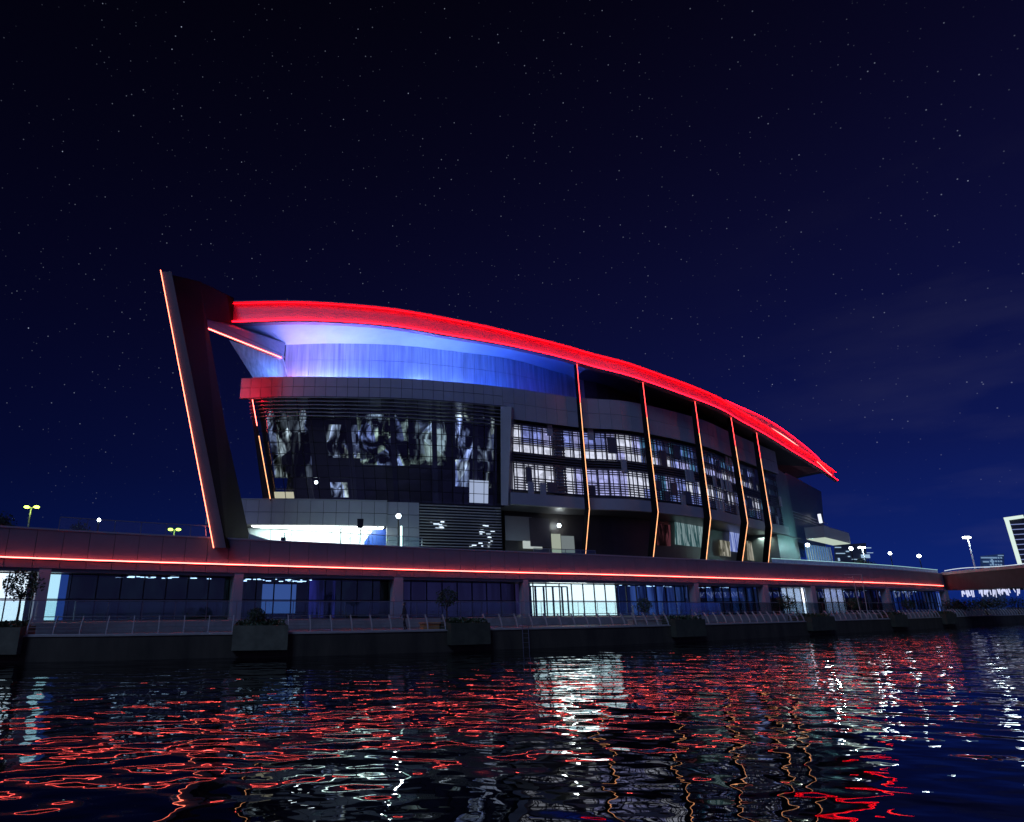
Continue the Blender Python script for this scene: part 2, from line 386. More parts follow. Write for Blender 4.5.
M['r_blue'] = interior_mat('blue_lit_room', (.006, .012, .05), (.10, .20, .70), .8, 1.1, .42, .8, (1.3, 1.3, .12))
M['r_deep'] = interior_mat('deep_blue_room', (.003, .004, .02), (.05, .05, .45), .7, 1.3, .45, .8, (1.3, 1.3, .12))
M['r_viol'] = interior_mat('violet_room', (.012, .008, .035), (.022, .018, .075), .7, .9, .35, .7, (1.3, 1.3, .15))
M['r_dim'] = interior_mat('dim_room', (.002, .003, .004), (.006, .012, .018), .8, .8, .4, .7)
M['r_cyan'] = lamp_mat('pale_cyan_room', (.62, .9, 1), 2.2)
inside(-60, 26, M['room_white'], -2.2); inside(43, 58, M['r_cyan'], -1.9); inside(58, 66, lamp_mat('blue_door_light', (.03, .09, .42), 1), -1.95)
inside(66, 236, M['r_dim'], -5); inside(246, 262, M['r_dim'], -4); inside(262, 296, lamp_mat('blue_screen_room', (.11, .22, .68), .8), -4.2, 2.1, 4.2); inside(308, 335, M['r_deep'], -3.2)
inside(336, 392, M['r_dim'], -4.5); inside(404, 523, M['r_viol'], -3.6)
inside(531, 616, lamp_mat('white_lobby_wall', (.93, 1, .98), 3), -2.6); inside(619, 690, M['r_blue'], -4.2)
inside(702, 760, M['r_blue'], -5); inside(783, 806, lamp_mat('white_door_room', (.8, .85, 1), 2.6), -2.2); inside(824, 844, lamp_mat('lavender_door_room', (.72, .72, 1), 2), -2.2)
inside(846, 880, M['r_viol'], -3.5); inside(891, 944, M['r_blue'], -4)
# ceiling spots inside the arcade rooms
sp = MB()
for i in range(150):
    px = random.choice([random.uniform(90, 230), random.uniform(620, 690), random.uniform(702, 760), random.uniform(892, 944), random.uniform(250, 330)])
    s, z = POD.hit(px, 585); d = random.uniform(-7.5, -2.5); q = POD.pos(s, d); r = random.uniform(.04, .11)
    sp.cbox(POD, s, s + random.uniform(.1, .5), 4.48, 4.53, d, d + .15)
sp.build('ceiling_lights', lamp_mat('ceiling_light', (.55, .75, 1), 5), pod)
# dark free-standing door posts and panels inside the bright lobby
dk = MB()
for px in (541, 546, 554, 563, 572, 578): 
    s = POD.hit(px, 600)[0]; dk.cbox(POD, s - .07, s + .07, FZ, 4.25, -1.5, -1.4)
s0 = POD.hit(541, 600)[0]; s1 = POD.hit(578, 600)[0]; dk.cbox(POD, s0, s1, 4.2, 4.3, -1.5, -1.4)
s0 = POD.hit(535, 600)[0]; dk.cbox(POD, s0, s0 + .6, FZ, 3.3, -1.7, -1.5)
dk.build('lobby_door', M['black'], pod)
q = POD.pos(POD.hit(575, 590)[0], -1.0); n_ = POD.nrm(POD.hit(575, 590)[0])
area('lobby_light', (q.x, q.y, 4.4), (q.x + n_.x * 4, q.y + n_.y * 4, 1.5), 4, .6, 60, (.85, 1, .97))

# promenade balustrade (glass) in front of the arcade
def balustrade(name, C, a, b, z, off, label, cat, panel=1.5, h=1.15, glass='glass_clear', post='steel', railm='steel'):
    r = empty(name, label, cat)
    n = max(1, round((b - a) / panel)); w = (b - a) / n
    n = min(n, 90)
    for i in range(n):
        MB().cbox(C, a + i * w + .03, a + (i + 1) * w - .03, z + .06, z + h - .05, off - .008, off + .008, 3).build('glass_panel', M[glass], r)
    for i in range(n + 1):
        MB().cbox(C, a + i * w - .02, a + i * w + .02, z, z + h - .03, off - .035, off - .012).build('post', M[post], r)
    MB().cbox(C, a, a + n * w, z + h - .03, z + h + .02, off - .03, off + .03, 1.5).build('handrail', M[railm], r)
    return r
sA = POD.hit(2, 600)[0] - 6
balustrade('glass_balustrade', POD, sA, POD.hit(880, 600)[0], FZ, 1.35, 'long glass balustrade with steel posts in front of the glazed arcade', 'balustrade', 1.9, 1.2)
balustrade('glass_balustrade', POD, POD.hit(60, 525)[0], POD.hit(215, 535)[0], PT, -.3, 'clear glass balustrade on the parapet left of the leaning fin', 'balustrade', 1.6, .75)
balustrade('glass_balustrade', POD, POD.hit(250, 538)[0], POD.hit(424, 545)[0], PT, -.3, 'teal tinted glass balustrade on the parapet before the brightly lit white recess', 'balustrade', 1.6, .8, 'glass_clear', 'white_paint')
balustrade('glass_balustrade', POD, POD.hit(536, 552)[0], POD.hit(598, 555)[0], PT, -.3, 'short glass balustrade on the parapet at the foot of the first red rib', 'balustrade', 1.6, .35)
M['rail_light'] = lamp_mat('lit_rail', (.45, .8, .85), .9)
M['frost'] = mat('lit_frosted_glass', (.75, .85, .85), .4, 0, .2, 2)
balustrade('glass_balustrade', POD, POD.hit(775, 562)[0], sE - .5, PT, -.3, 'pale lit glass balustrade on the parapet below the canopy, running right to the bridge', 'balustrade', 2.0, .5, 'frost', 'white_paint', 'rail_light')

# ================================================================ THE BIG BUILDING
bld = empty('curved_building', 'large curved building with sweeping red lit roof, blue recess, glass front and leaning fin', 'building')
BAND = Curve([(-16.6, 59.3), (-12.2, 58.8), (-2.9, 59.1), (3.2, 60.1), (9.6, 61.9), (18.0, 65.4), (24.3, 67.0), (34.4, 73.4), (41.8, 80.3), (53.1, 90.8)])
EAVE = Curve([(-18.5, 57.1), (-12.2, 57.2), (-2.9, 57.5), (3.2, 58.5), (10, 60.4), (18.6, 64), (25.0, 65.6), (35.5, 72.2), (42.8, 79.2), (54.1, 90.0), (66, 102.0), (72.5, 109)])
sL = BAND.hit(243, 388)[0]; sG0 = BAND.hit(254, 400)[0]; sG1 = BAND.hit(503, 405)[0]; sO0 = BAND.hit(512, 450)[0]; sR = BAND.len
BT = EYE + 21.35; BB = EYE + 19.25
# parapet band
bb = lambda u: BB if u < sG1 else BB - min(1, (u - sG1) / 1.0) * 1.25
MB().cbox(BAND, 0, sR, lambda u: bb(u) + .03, BT - .05, -.45, -.1, 1).build('band_backing', M['backing'], bld)
MB().panels(BAND, 0, sG1, BB, BT, 1.05, 2, -.1, 0, .045).build('parapet_band', M['panel'], bld)
MB().panels(BAND, sG1, sR, BB - 1.25, BT, 1.3, 2, -.1, 0, .03).build('parapet_band', M['panel'], bld)
MB().cbox(BAND, 0, sR, BT - .7, BT - .6, -4.2, -.45, 1.5).build('recess_floor', M['panel_dark'], bld)
# eave, fascia
def table(C, pts, off=0):
    T = []
    for (x, y) in pts: T.append(C.hit(x, y))
    def f(u):
        if u <= T[0][0]: return T[0][1]
        for i in range(len(T) - 1):
            if u <= T[i + 1][0]:
                t_ = (u - T[i][0]) / max(1e-6, T[i + 1][0] - T[i][0])
                p0 = T[max(i - 1, 0)][1]; p1 = T[i][1]; p2 = T[i + 1][1]; p3 = T[min(i + 2, len(T) - 1)][1]
                return 0.5 * (2 * p1 + (p2 - p0) * t_ + (2 * p0 - 5 * p1 + 4 * p2 - p3) * t_ ** 2 + (3 * p1 - p0 - 3 * p2 + p3) * t_ ** 3)
        return T[-1][1]
    return f, T[0][0], T[-1][0]
zE, e0, e1 = table(EAVE, [(232, 326), (300, 324), (380, 328), (450, 339), (515, 350), (575, 364.5), (641, 383), (693, 401.5), (729, 417.5), (755, 432), (790, 453), (836, 482)])
zT, _, _ = table(EAVE, [(233, 302.5), (300, 302), (380, 307.5), (450, 319), (515, 333.5), (575, 349), (641, 368), (693, 387), (729, 405), (755, 420), (790, 443), (833, 471)])
def loft(rows, name, m, parent, smooth=False):
    mb = MB(); k = len(rows[0])
    for r in rows: mb.v += [tuple(p) for p in r]
    for i in range(len(rows) - 1):
        for j in range(k - 1): mb.f.append((i * k + j, i * k + j + 1, (i + 1) * k + j + 1, (i + 1) * k + j))
    return mb.build(name, m, parent, smooth=smooth)
U = EAVE.rng(e0, e1, 1.0)
def V3(C, u, off, z): q = C.pos(u, off); return Vector((q.x, q.y, z))
prof = [(-.12, 0.0), (.42, 0.02), (.44, .08), (-.02, .13), (-.10, .5), (-.08, .82), (.02, .93), (.34, .96), (.36, 1.0), (-.3, 1.04)]
fas = loft([[V3(EAVE, u, o_, zE(u) + (zT(u) - zE(u)) * h_) for u in U] for o_, h_ in prof], 'fascia', M['fascia'], bld, False)
MB().tube([V3(EAVE, u, .36, zE(u) + .10 * (zT(u) - zE(u)) + .07) for u in U], .055, 6).build('led_strip', M['led_red'], bld)
MB().tube([V3(EAVE, u, .30, zE(u) + .90 * (zT(u) - zE(u))) for u in U], .026, 6).build('led_strip', M['led_soft'], bld)
# roof shell going back from the fascia
ROOFB = [(-17, 98), (0, 106), (20, 112), (40, 120), (66, 132)]
rb = Curve(ROOFB, 3)
rows = []
for k in range(9):
    t_ = k / 8
    rows.append([V3(EAVE, u, -.3, zT(u) + .03).lerp(Vector((*rb.pos(rb.len * (u - e0) / (e1 - e0)), zT(u) - 4)), t_) + Vector((0, 0, math.sin(t_ * math.pi) * 1.4)) for u in U])
loft(rows, 'roof_shell', M['panel_dark'], bld)
rows = [[V3(EAVE, u, -.12, zE(u)) for u in U], [Vector((*rb.pos(rb.len * (u - e0) / (e1 - e0)), zE(u) - 5)) for u in U]]
# second roof layer with its own light line, rising over the right-hand end
UP = [(703, 390.5), (720, 397), (735, 403.5), (768, 419), (800, 441), (831, 469)]
zC, c0, c1 = table(EAVE, UP)
UC = EAVE.rng(c0, c1, 1.0)
for off, hh, nm in ((-1.2, 0, 0),):
    hgt = lambda u: min(1.15, .06 * (u - c0) + .02)
    loft([[V3(EAVE, u, -.35, zC(u) - hgt(u) - .12) for u in UC], [V3(EAVE, u, -.25, zC(u)) for u in UC], [V3(EAVE, u, -9, zC(u) - 1.2) for u in UC]], 'upper_fascia', M['fascia'], bld)
MB().tube([V3(EAVE, u, -.10, zC(u) - hgt(u) + .04) for u in UC], .05, 6).build('led_strip', M['led_pink'], bld)
MB().tube([V3(EAVE, u, -.18, zC(u) + .02) for u in UC], .03, 6).build('led_strip', M['led_red'], bld)
# upper recessed wall
WALL = BAND.offs(-3.0)
w0 = WALL.hit(285, 360)[0]
zW, _, _ = table(WALL, [(285, 345), (330, 343.5), (400, 345.5), (460, 352), (520, 361.5), (575, 376)])
sW = WALL.hit(575, 376)[0]
def wtop(u):
    return zW(u) if u < sW else max(BT, min(zE(min(e1, e0 + (u - w0) * 1.03)) , zW(sW) - (u - sW) * .12))
MB().cbox(WALL, w0, WALL.len, BT - .7, lambda u: wtop(u) - .02, -.4, -.08, 1).build('wall_backing', M['backing'], bld)
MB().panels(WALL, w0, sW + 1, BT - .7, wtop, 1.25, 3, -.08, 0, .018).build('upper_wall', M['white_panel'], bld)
MB().panels(WALL, sW + 1, WALL.len, BT - .7, wtop, 1.5, 2, -.08, 0, .03).build('upper_wall', M['panel_dark'], bld)  # darker cladding here stands in for shade beyond the uplights
rows = []
UW = WALL.rng(w0, WALL.len, 1.0)
for k in range(4):
    t_ = k / 3; r_ = []
    for i, u in enumerate(UW):
        a = V3(WALL, u, .02, wtop(u)); h = EAVE.hit(0, 0) if False else None
        f_ = i / (len(UW) - 1)
        q = WALL.pos(u)
        # nearest point of the eave
        best = min(U, key=lambda w: (EAVE.pos(w) - q).length)
        bpt = V3(EAVE, best, -.1, zE(best) + .02)
        if i == 0: bpt = V3(EAVE, e0 + 3, -.1, zE(e0 + 3) + .02)
        r_.append(a.lerp(bpt, t_) + Vector((0, 0, .5 * min(1, i / 6) * math.sin(math.pi * t_))))
    rows.append(r_)
nsplit = next(i for i, u in enumerate(UW) if u > sW)
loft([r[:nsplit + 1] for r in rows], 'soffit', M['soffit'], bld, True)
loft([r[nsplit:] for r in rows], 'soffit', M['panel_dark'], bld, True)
# wing of the soffit towards the fin, return wall, brace
A = byd(205, 322, 50.0); B_ = byd(233, 327, 57.1); C_ = byd(285, 345, 61.0); E_ = byd(284, 357, 59.4)
wedge = MB(); wedge.hexa([A, E_, C_, B_], [p + Vector((0, 0, .25)) for p in (A, E_, C_, B_)]); wedge.build('soffit_wing', mat('wing_soffit', (.25, .25, .3), .5), bld)
B2 = V3(EAVE, e0 + .2, -.1, zE(e0)); E2 = V3(EAVE, e0 + 3, -.1, zE(e0 + 3) + .02); MB().hexa([B2, E2, rows[0][0], C_], [p + Vector((0, 0, .15)) for p in (B2, E2, rows[0][0], C_)]).build('soffit_infill', M['soffit'], bld)
r0 = byd(229, 340, 64); r1 = byd(283, 359, 61.6); r2 = byd(288, 381, 61.6); r3 = byd(255, 381, 64)
MB().prism([r0, r1, r2, r3], (.1, .3, 0)).build('return_wall', M['white_panel'], bld)
br = MB(); a = byd(204, 323.5, 49.6); c = byd(282, 357.5, 58.9)
br.hexa([a + Vector(v) for v in ((-.25, -.25, -.35), (.25, -.25, -.35), (.25, .25, .35), (-.25, .25, .35))], [c + Vector(v) for v in ((-.25, -.25, -.35), (.25, -.25, -.2), (.25, .25, .2), (-.25, .25, .3))])
br_o = br.build('brace', M['panel'], bld)
MB().tube([byd(204, 327, 49.1), byd(281, 357.5, 58.3)], .05, 6).build('led_strip', M['led_pink'], br_o)
area('recess_fill', byd(262, 376, 60.5), byd(255, 350, 63.5), 1.5, .5, 260, (.12, .28, 1))
# uplights standing on the recess floor behind the parapet band
spec_ = [(291, 36, (1, .35, .6)), (306, 80, (.55, .5, 1)), (322, 75, (.35, .4, 1)), (338, 85, (.4, .48, 1)), (354, 65, (.18, .28, 1)), (370, 75, (.30, .42, 1)), (386, 32, (.06, .16, 1)), (404, 50, (.12, .24, 1)), (420, 75, (.45, .6, 1)), (438, 34, (.05, .16, 1)), (456, 60, (.32, .48, 1)), (474, 38, (.08, .22, 1)), (494, 42, (.12, .3, 1)), (514, 24, (.03, .15, 1)), (536, 16, (.02, .13, 1)), (556, 9, (.01, .12, 1))]
ice = lambda c: (c[0] ** 1.6 * .85, c[1] ** 1.6 * .92, c[2])
for px, e, col in spec_:
    s = WALL.hit(px, 378)[0]; q = V3(WALL, s, .75, BT - .5); tgt = V3(WALL, s, .25, BT + 2.6)
    area('uplight', q, tgt, .9, .2, e * 3.4 * (e / 62) ** .7, ice(col))
for px, e, col in [(300, 150, (.5, .42, 1)), (335, 190, (.35, .42, 1)), (372, 180, (.2, .32, 1)), (412, 130, (.12, .28, 1)), (452, 110, (.12, .3, 1)), (492, 120, (.12, .32, 1)), (530, 60, (.03, .18, 1))]:
    s = WALL.hit(px, 378)[0]; area('uplight', V3(WALL, s, 2.3, BT - .45), V3(WALL, s, 3.2, BT + 4), 1.2, .3, e * .9, ice(col))
# leaning fin -----------------------------------------------------
ft = lambda x, y, D: byd(x, y, D)
front_b = byz(225, 540, PT); front_b = byd(225.5, 541, 43.0)
side = [byd(172, 275, 43.2), byd(200, 281.5, 49.0), byd(234, 298, 57.0), byd(233, 327, 57.0), byd(204, 323, 50.0), byd(208, 352, 50.0), byd(226, 430, 50.0), byd(240, 493, 50.2), byd(252, 548, 50.4), byd(227, 548, 43.2)]
fin = MB().prism(side, (-.85, 0.03, 0)).build('leaning_fin', M['fin'], bld)
fb, ftp = byd(226.2, 548, 43.12), byd(171.6, 272, 43.1)
MB().hexa([fb + Vector(v) for v in ((-.8, -.05, 0), (0, -.05, 0), (0, 0, 0), (-.8, 0, 0))], [ftp + Vector(v) for v in ((-.8, -.05, 0), (0, -.05, 0), (0, 0, 0), (-.8, 0, 0))]).build('fin_edge', M['fin_edge'], fin)
MB().tube([fb + Vector((-.8, -.12, 0)), ftp + Vector((-.8, -.12, .1))], .026, 6).build('led_strip', M['led_fin'], fin)

# glass front -----------------------------------------------------
GB = EYE + 9.25
glc = Curve([(-13.6, 59.3), (-8, 59.5), (-2.4, 60.2), (3.2, 61.2), (9.2, 62.9)])   # foot of the glass
gtc = Curve([(-15.6, 59.3), (-12.2, 58.75), (-2.9, 59.05), (3.2, 60.05), (9.75, 61.9)])   # head of the glass
def G(f, h, o=0.0):
    a = glc.pos(glc.len * f); b_ = gtc.pos(gtc.len * f); n = gtc.nrm(gtc.len * f)
    q = a.lerp(b_, h); return Vector((q.x + n.x * o, q.y + n.y * o, GB + (BB - GB) * h))
NC, NR = 22, 9
gmesh = MB(); mul = MB()
for i in range(NC):
    for j in range(NR):
        tx, ty = random.uniform(-.02, .02), random.uniform(-.03, .03)
        gmesh.quad(G(i / NC, j / NR, tx), G((i + 1) / NC, j / NR, -tx), G((i + 1) / NC, (j + 1) / NR, -tx + ty), G(i / NC, (j + 1) / NR, tx + ty))
gf = mul
for i in range(NC + 1):
    w = .05 if i not in (4, 5) else .09
    mul.beam(G(i / NC, 0, .03), G(i / NC, 1, .03), w, .12, up=(0, -1, 0))
for j in range(NR + 1):
    for i in range(NC): mul.beam(G(i / NC, j / NR, .02), G((i + 1) / NC, j / NR, .02), .10, .045)
gfo = mul.build('glass_front', M['black'], bld)
gmesh.build('pane', M['glass_warp'], gfo)
lv = MB()
for k in range(6):
    h = 1 - (.18 + k * .36) / (BB - GB) * 1.0
    for i in range(NC): lv.beam(G(i / NC, h, .25), G((i + 1) / NC, h, .25), .30, .06)
lv.build('louvre_blades', M['steel'], gfo)
# floors and posts; emissive noise behind the panes paints the broken reflections
at = MB()
for h in (.0, .99):
    for i in range(NC):
        a, b2, c2, d2 = G(i / NC, h, -.3), G((i + 1) / NC, h, -.3), G((i + 1) / NC, h, -9), G(i / NC, h, -9)
        at.hexa([a, b2, c2, d2], [p + Vector((0, 0, .3)) for p in (a, b2, c2, d2)])
for i in range(0, NC + 1, 4): at.beam(G(i / NC, 0, -2.5), G(i / NC, 1, -2.5), .5, .5)
at.build('atrium_floors', M['panel_dark'], bld)
def painted_reflection_mat(name, tint, e, sc, lo, hi, st, dist):  # noise glow shifted pane by pane, painting reflections seen in the glass
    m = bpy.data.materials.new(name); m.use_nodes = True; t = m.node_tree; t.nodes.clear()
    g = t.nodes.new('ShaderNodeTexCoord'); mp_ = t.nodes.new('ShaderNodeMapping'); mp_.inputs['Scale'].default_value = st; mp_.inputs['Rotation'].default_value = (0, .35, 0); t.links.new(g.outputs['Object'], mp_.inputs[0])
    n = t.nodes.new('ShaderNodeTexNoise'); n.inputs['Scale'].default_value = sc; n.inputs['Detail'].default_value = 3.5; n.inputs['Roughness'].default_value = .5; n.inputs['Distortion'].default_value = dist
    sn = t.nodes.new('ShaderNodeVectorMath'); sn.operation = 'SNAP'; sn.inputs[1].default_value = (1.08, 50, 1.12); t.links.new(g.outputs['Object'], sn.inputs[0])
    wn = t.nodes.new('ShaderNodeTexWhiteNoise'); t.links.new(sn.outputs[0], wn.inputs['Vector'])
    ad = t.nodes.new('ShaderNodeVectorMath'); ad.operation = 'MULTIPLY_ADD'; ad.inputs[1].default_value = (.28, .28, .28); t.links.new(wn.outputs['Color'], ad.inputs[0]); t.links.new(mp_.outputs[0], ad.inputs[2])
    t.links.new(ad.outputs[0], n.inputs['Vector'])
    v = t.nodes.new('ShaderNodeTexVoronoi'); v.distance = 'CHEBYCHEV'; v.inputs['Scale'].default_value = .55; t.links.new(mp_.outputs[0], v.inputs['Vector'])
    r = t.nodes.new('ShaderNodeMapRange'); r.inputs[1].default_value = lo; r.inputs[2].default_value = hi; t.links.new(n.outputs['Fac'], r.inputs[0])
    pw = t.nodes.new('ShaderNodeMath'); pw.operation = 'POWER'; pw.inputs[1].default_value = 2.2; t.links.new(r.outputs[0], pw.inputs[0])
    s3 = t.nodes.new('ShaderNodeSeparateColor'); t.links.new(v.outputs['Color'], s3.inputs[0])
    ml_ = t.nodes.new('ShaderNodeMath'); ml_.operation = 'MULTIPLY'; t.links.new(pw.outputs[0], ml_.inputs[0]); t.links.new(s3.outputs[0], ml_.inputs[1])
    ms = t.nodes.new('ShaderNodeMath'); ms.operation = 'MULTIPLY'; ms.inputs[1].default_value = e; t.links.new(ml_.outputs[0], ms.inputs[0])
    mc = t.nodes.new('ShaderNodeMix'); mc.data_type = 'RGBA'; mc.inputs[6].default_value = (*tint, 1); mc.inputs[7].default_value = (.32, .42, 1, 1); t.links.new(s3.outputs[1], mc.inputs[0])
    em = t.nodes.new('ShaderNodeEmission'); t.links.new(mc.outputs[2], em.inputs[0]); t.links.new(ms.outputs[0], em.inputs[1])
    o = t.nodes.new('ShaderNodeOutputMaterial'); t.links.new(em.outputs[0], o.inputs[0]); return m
M['refl_glow'] = painted_reflection_mat('painted_reflections', (.8, .95, .9), 3.2, .55, .43, .72, (1.2, 1, .45), 1.6)
M['refl_glow2'] = painted_reflection_mat('painted_reflections_blue', (.7, .95, .85), 3.2, .5, .44, .74, (1, 1, .6), 1.8)
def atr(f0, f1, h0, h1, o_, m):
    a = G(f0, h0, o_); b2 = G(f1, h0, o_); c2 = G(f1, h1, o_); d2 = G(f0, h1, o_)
    MB().prism([a, b2, c2, d2], (0, .1, 0)).build('painted_reflection_panel', m, bld)
atr(.02, .20, .26, .93, -2.2, M['refl_glow']); atr(.27, .40, .47, .80, -2.6, M['refl_glow']); atr(.40, .62, .42, .93, -3.2, M['refl_glow2']); atr(.62, .80, .45, .9, -3.8, M['refl_glow2']); atr(.82, .99, .22, .97, -2.4, M['refl_glow']); atr(.27, .34, .06, .2, -1.2, M['refl_glow'])
atr(.86, .945, .02, .26, -.9, lamp_mat('lit_doorway', (.55, .62, .9), .9)); atr(.02, .11, .03, .11, -1.5, lamp_mat('lit_counter', (.75, .68, .5), .9))
MB().sphere(G(.215, .19, -.8), .16).build('ceiling_lamp', M['lamp_white'], bld)
# left edge blade of the glass volume, with amber light
eb = MB(); a0, a1 = G(0, 0, 0), G(0, 1, 0)
f0, f1 = byd(271, 501, 58.0), byd(252.5, 398, 57.8)
eb.hexa([a0, f0, f0 + Vector((0, .12, 0)), a0 + Vector((0, 1.2, 0))], [a1, f1, f1 + Vector((0, .12, 0)), a1 + Vector((0, 1.2, 0))])
ebo = eb.build('edge_blade', mat('brown_edge', (.10, .06, .035), .35, .4), bld)
lp = lambda t_: f0.lerp(f1, t_) + Vector((-.02, -.1, 0))
MB().tube([lp(.02), lp(.62)], .035, 6).build('led_strip', M['led_amber'], ebo)
MB().tube([lp(.72), lp(.98)], .035, 6).build('led_strip', M['led_pink'], ebo)
area('red_edge_light', byd(239, 392, 56.5), byd(254, 389, 59), .4, 2.0, 110, (1, .01, .03))

# pier between glass front and offices
ps0 = BAND.hit(501.5, 450)[0]; ps1 = BAND.hit(511, 450)[0]
pb = BAND.pos(ps0); 
pier = MB(); pz = EYE + 9.2
pier.hexa([byd(501, 505, 62.3), byd(508, 505.5, 62.1), byd(517, 506, 64.3), byd(512, 506, 66)], [byd(500.5, 406, 61.2), byd(511.5, 407, 61.0), byd(516, 409, 64.0), byd(512, 409, 66)])
pier.build('pier', M['panel'], bld)
# lower block under the glass: slab face, white recess, pier, louvres
LOW = Curve([(-16.0, 58.0), (-8, 58.4), (-2.4, 59.2), (1.5, 59.9), (9.5, 62.2), (13, 64)])
la = LOW.hit(240, 510)[0]; lb = LOW.hit(387, 510)[0]; lc = LOW.hit(420, 510)[0]; ld = LOW.hit(502, 510)[0]
zs = LOW.hit(330, 525)[1]
MB().cbox(LOW, la - 3, lb, zs + .02, GB - .1, -6, -.1, 1).build('slab_backing', M['backing'], bld)
MB().panels(LOW, la - 3, lb, zs, GB - .05, 1.15, 2, -.1, 0, .04).build('slab_face', M['panel'], bld)
MB().cbox(LOW, la - 3, lb, GB - .05, GB + .03, -6, .05, 1).build('slab_top', M['panel'], bld)
MB().cbox(LOW, la, lb, TZ, zs, -2.9, -2.7, 1).build('recess_wall', mat('white_plaster', (.8, .82, .82), .6, 0, .05), bld)
MB().cbox(LOW, la + 1.0, lb - .2, zs - .07, zs - .02, -2.3, -.6, 1).build('recess_ceiling_light', lamp_mat('recess_light', (.86, 1, .97), 7), bld)
q = LOW.pos((la + lb) / 2 + 1, -.6); area('recess_light', (q.x, q.y, zs - .25), (q.x, q.y + 1.6, TZ + .8), 10, 1.0, 600, (.86, 1, .97))
for px in (265, 305, 345, 380, 405):
    u_ = LOW.hit(px, 530)[0]; area('spill_fill', V3(LOW, u_, 2.2, TZ + .15), V3(LOW, u_, 0, GB), .6, .3, 26, (.62, 1, .92))  # added fill standing in for recess light bounced off the terrace
MB().panels(LOW, lb, lc, TZ, GB - .05, 1.0, 5, -.6, -.25, .035).build('side_pier', M['panel'], bld)
MB().prism([V3(LOW, lb - 2.0, -1.5, TZ), V3(LOW, lb + .1, -1.5, TZ), V3(LOW, lb + .1, -1.5, zs - .1), V3(LOW, lb - 1.1, -1.5, zs - .25), V3(LOW, lb - 1.9, -1.5, zs - 1.3)], (0, .2, 0)).build('stair_side', mat('blue_panel', (.02, .06, .3), .4), bld)
for k in range(2):
    q = LOW.pos(la + 1 + k * .01, 2.5)
rmp = MB(); a = LOW.pos(la - 1, 2.2); b2 = LOW.pos(la + 5.5, 2.0)
rmp.hexa([(a.x, a.y, TZ), (b2.x, b2.y, TZ), (b2.x, b2.y + .3, TZ), (a.x, a.y + .3, TZ)], [(a.x, a.y, zs - .3), (b2.x, b2.y, TZ + 1.35), (b2.x, b2.y + .3, TZ + 1.35), (a.x, a.y + .3, zs - .3)])
rmp.build('ramp_parapet', M['panel'], bld)
lvs = MB(); zz = TZ
while zz < GB - .1:
    lvs.cbox(LOW, lc + .05, ld, zz, zz + .07, -.55, -.25, 1.5); zz += .27
lvs.build('louvre_screen', M['white_paint'], bld)
MB().cbox(LOW, lc, ld, TZ, GB, -1.6, -1.5, 1).build('louvre_back', M['backing'], bld)
lt = MB()
for i in range(34):
    px = random.choice([random.uniform(434, 447), random.uniform(484, 498), random.uniform(474, 490)]); s, z = LOW.hit(px, random.uniform(520, 528) if px < 450 else random.uniform(521, 548))
    lt.cbox(LOW, s, s + random.uniform(.15, .5), z, z + .09, -1.45, -1.4)
lt.build('louvre_lights', lamp_mat('backlight', (.7, .85, 1), 1.6), bld)

# offices ---------------------------------------------------------
OFF = BAND.offs(-.25)
o0 = OFF.hit(516, 460)[0]; o1 = OFF.hit(783, 500)[0]; oe = OFF.hit(803, 520)[0] 
OB = EYE + 9.4
M['off_wall'] = mat('office_wall', (.15, .14, .16), .5, .2, .2, .6)
MB().cbox(OFF, o0 - .8, o1, OB, OB + 1.15, -.5, .12, 1).build('office_base_beam', M['panel'], bld)
MB().cbox(OFF, o0 - .8, o1, OB + 1.15, BB - 1.3, -1.1, -.9, 1).build('office_wall', M['backing'], bld)
MB().cbox(OFF, o0 - .8, oe, OB, OB + .15, -9, -.5, 2).build('office_soffit', M['panel_dark'], bld)
rows_z = [(EYE + 10.9, EYE + 13.75), (EYE + 14.75, EYE + 17.75)]
pm_ = lambda n_, c, k: interior_mat(n_, tuple(x * k for x in c), c, 1.0, 1.1, .3, .7, (1.2, 1.2, 1.6))
PM = [pm_('pane_lavender', (.50, .52, 1), .45), pm_('pane_white', (.78, .82, 1), .6), pm_('pane_blue', (.12, .2, .6), .3), pm_('pane_teal', (.07, .2, .36), .3), pm_('pane_dim', (.02, .025, .07), .5), pm_('pane_periwinkle', (.28, .34, .85), .4)]
ncol = 42; cw = (o1 - o0) / ncol
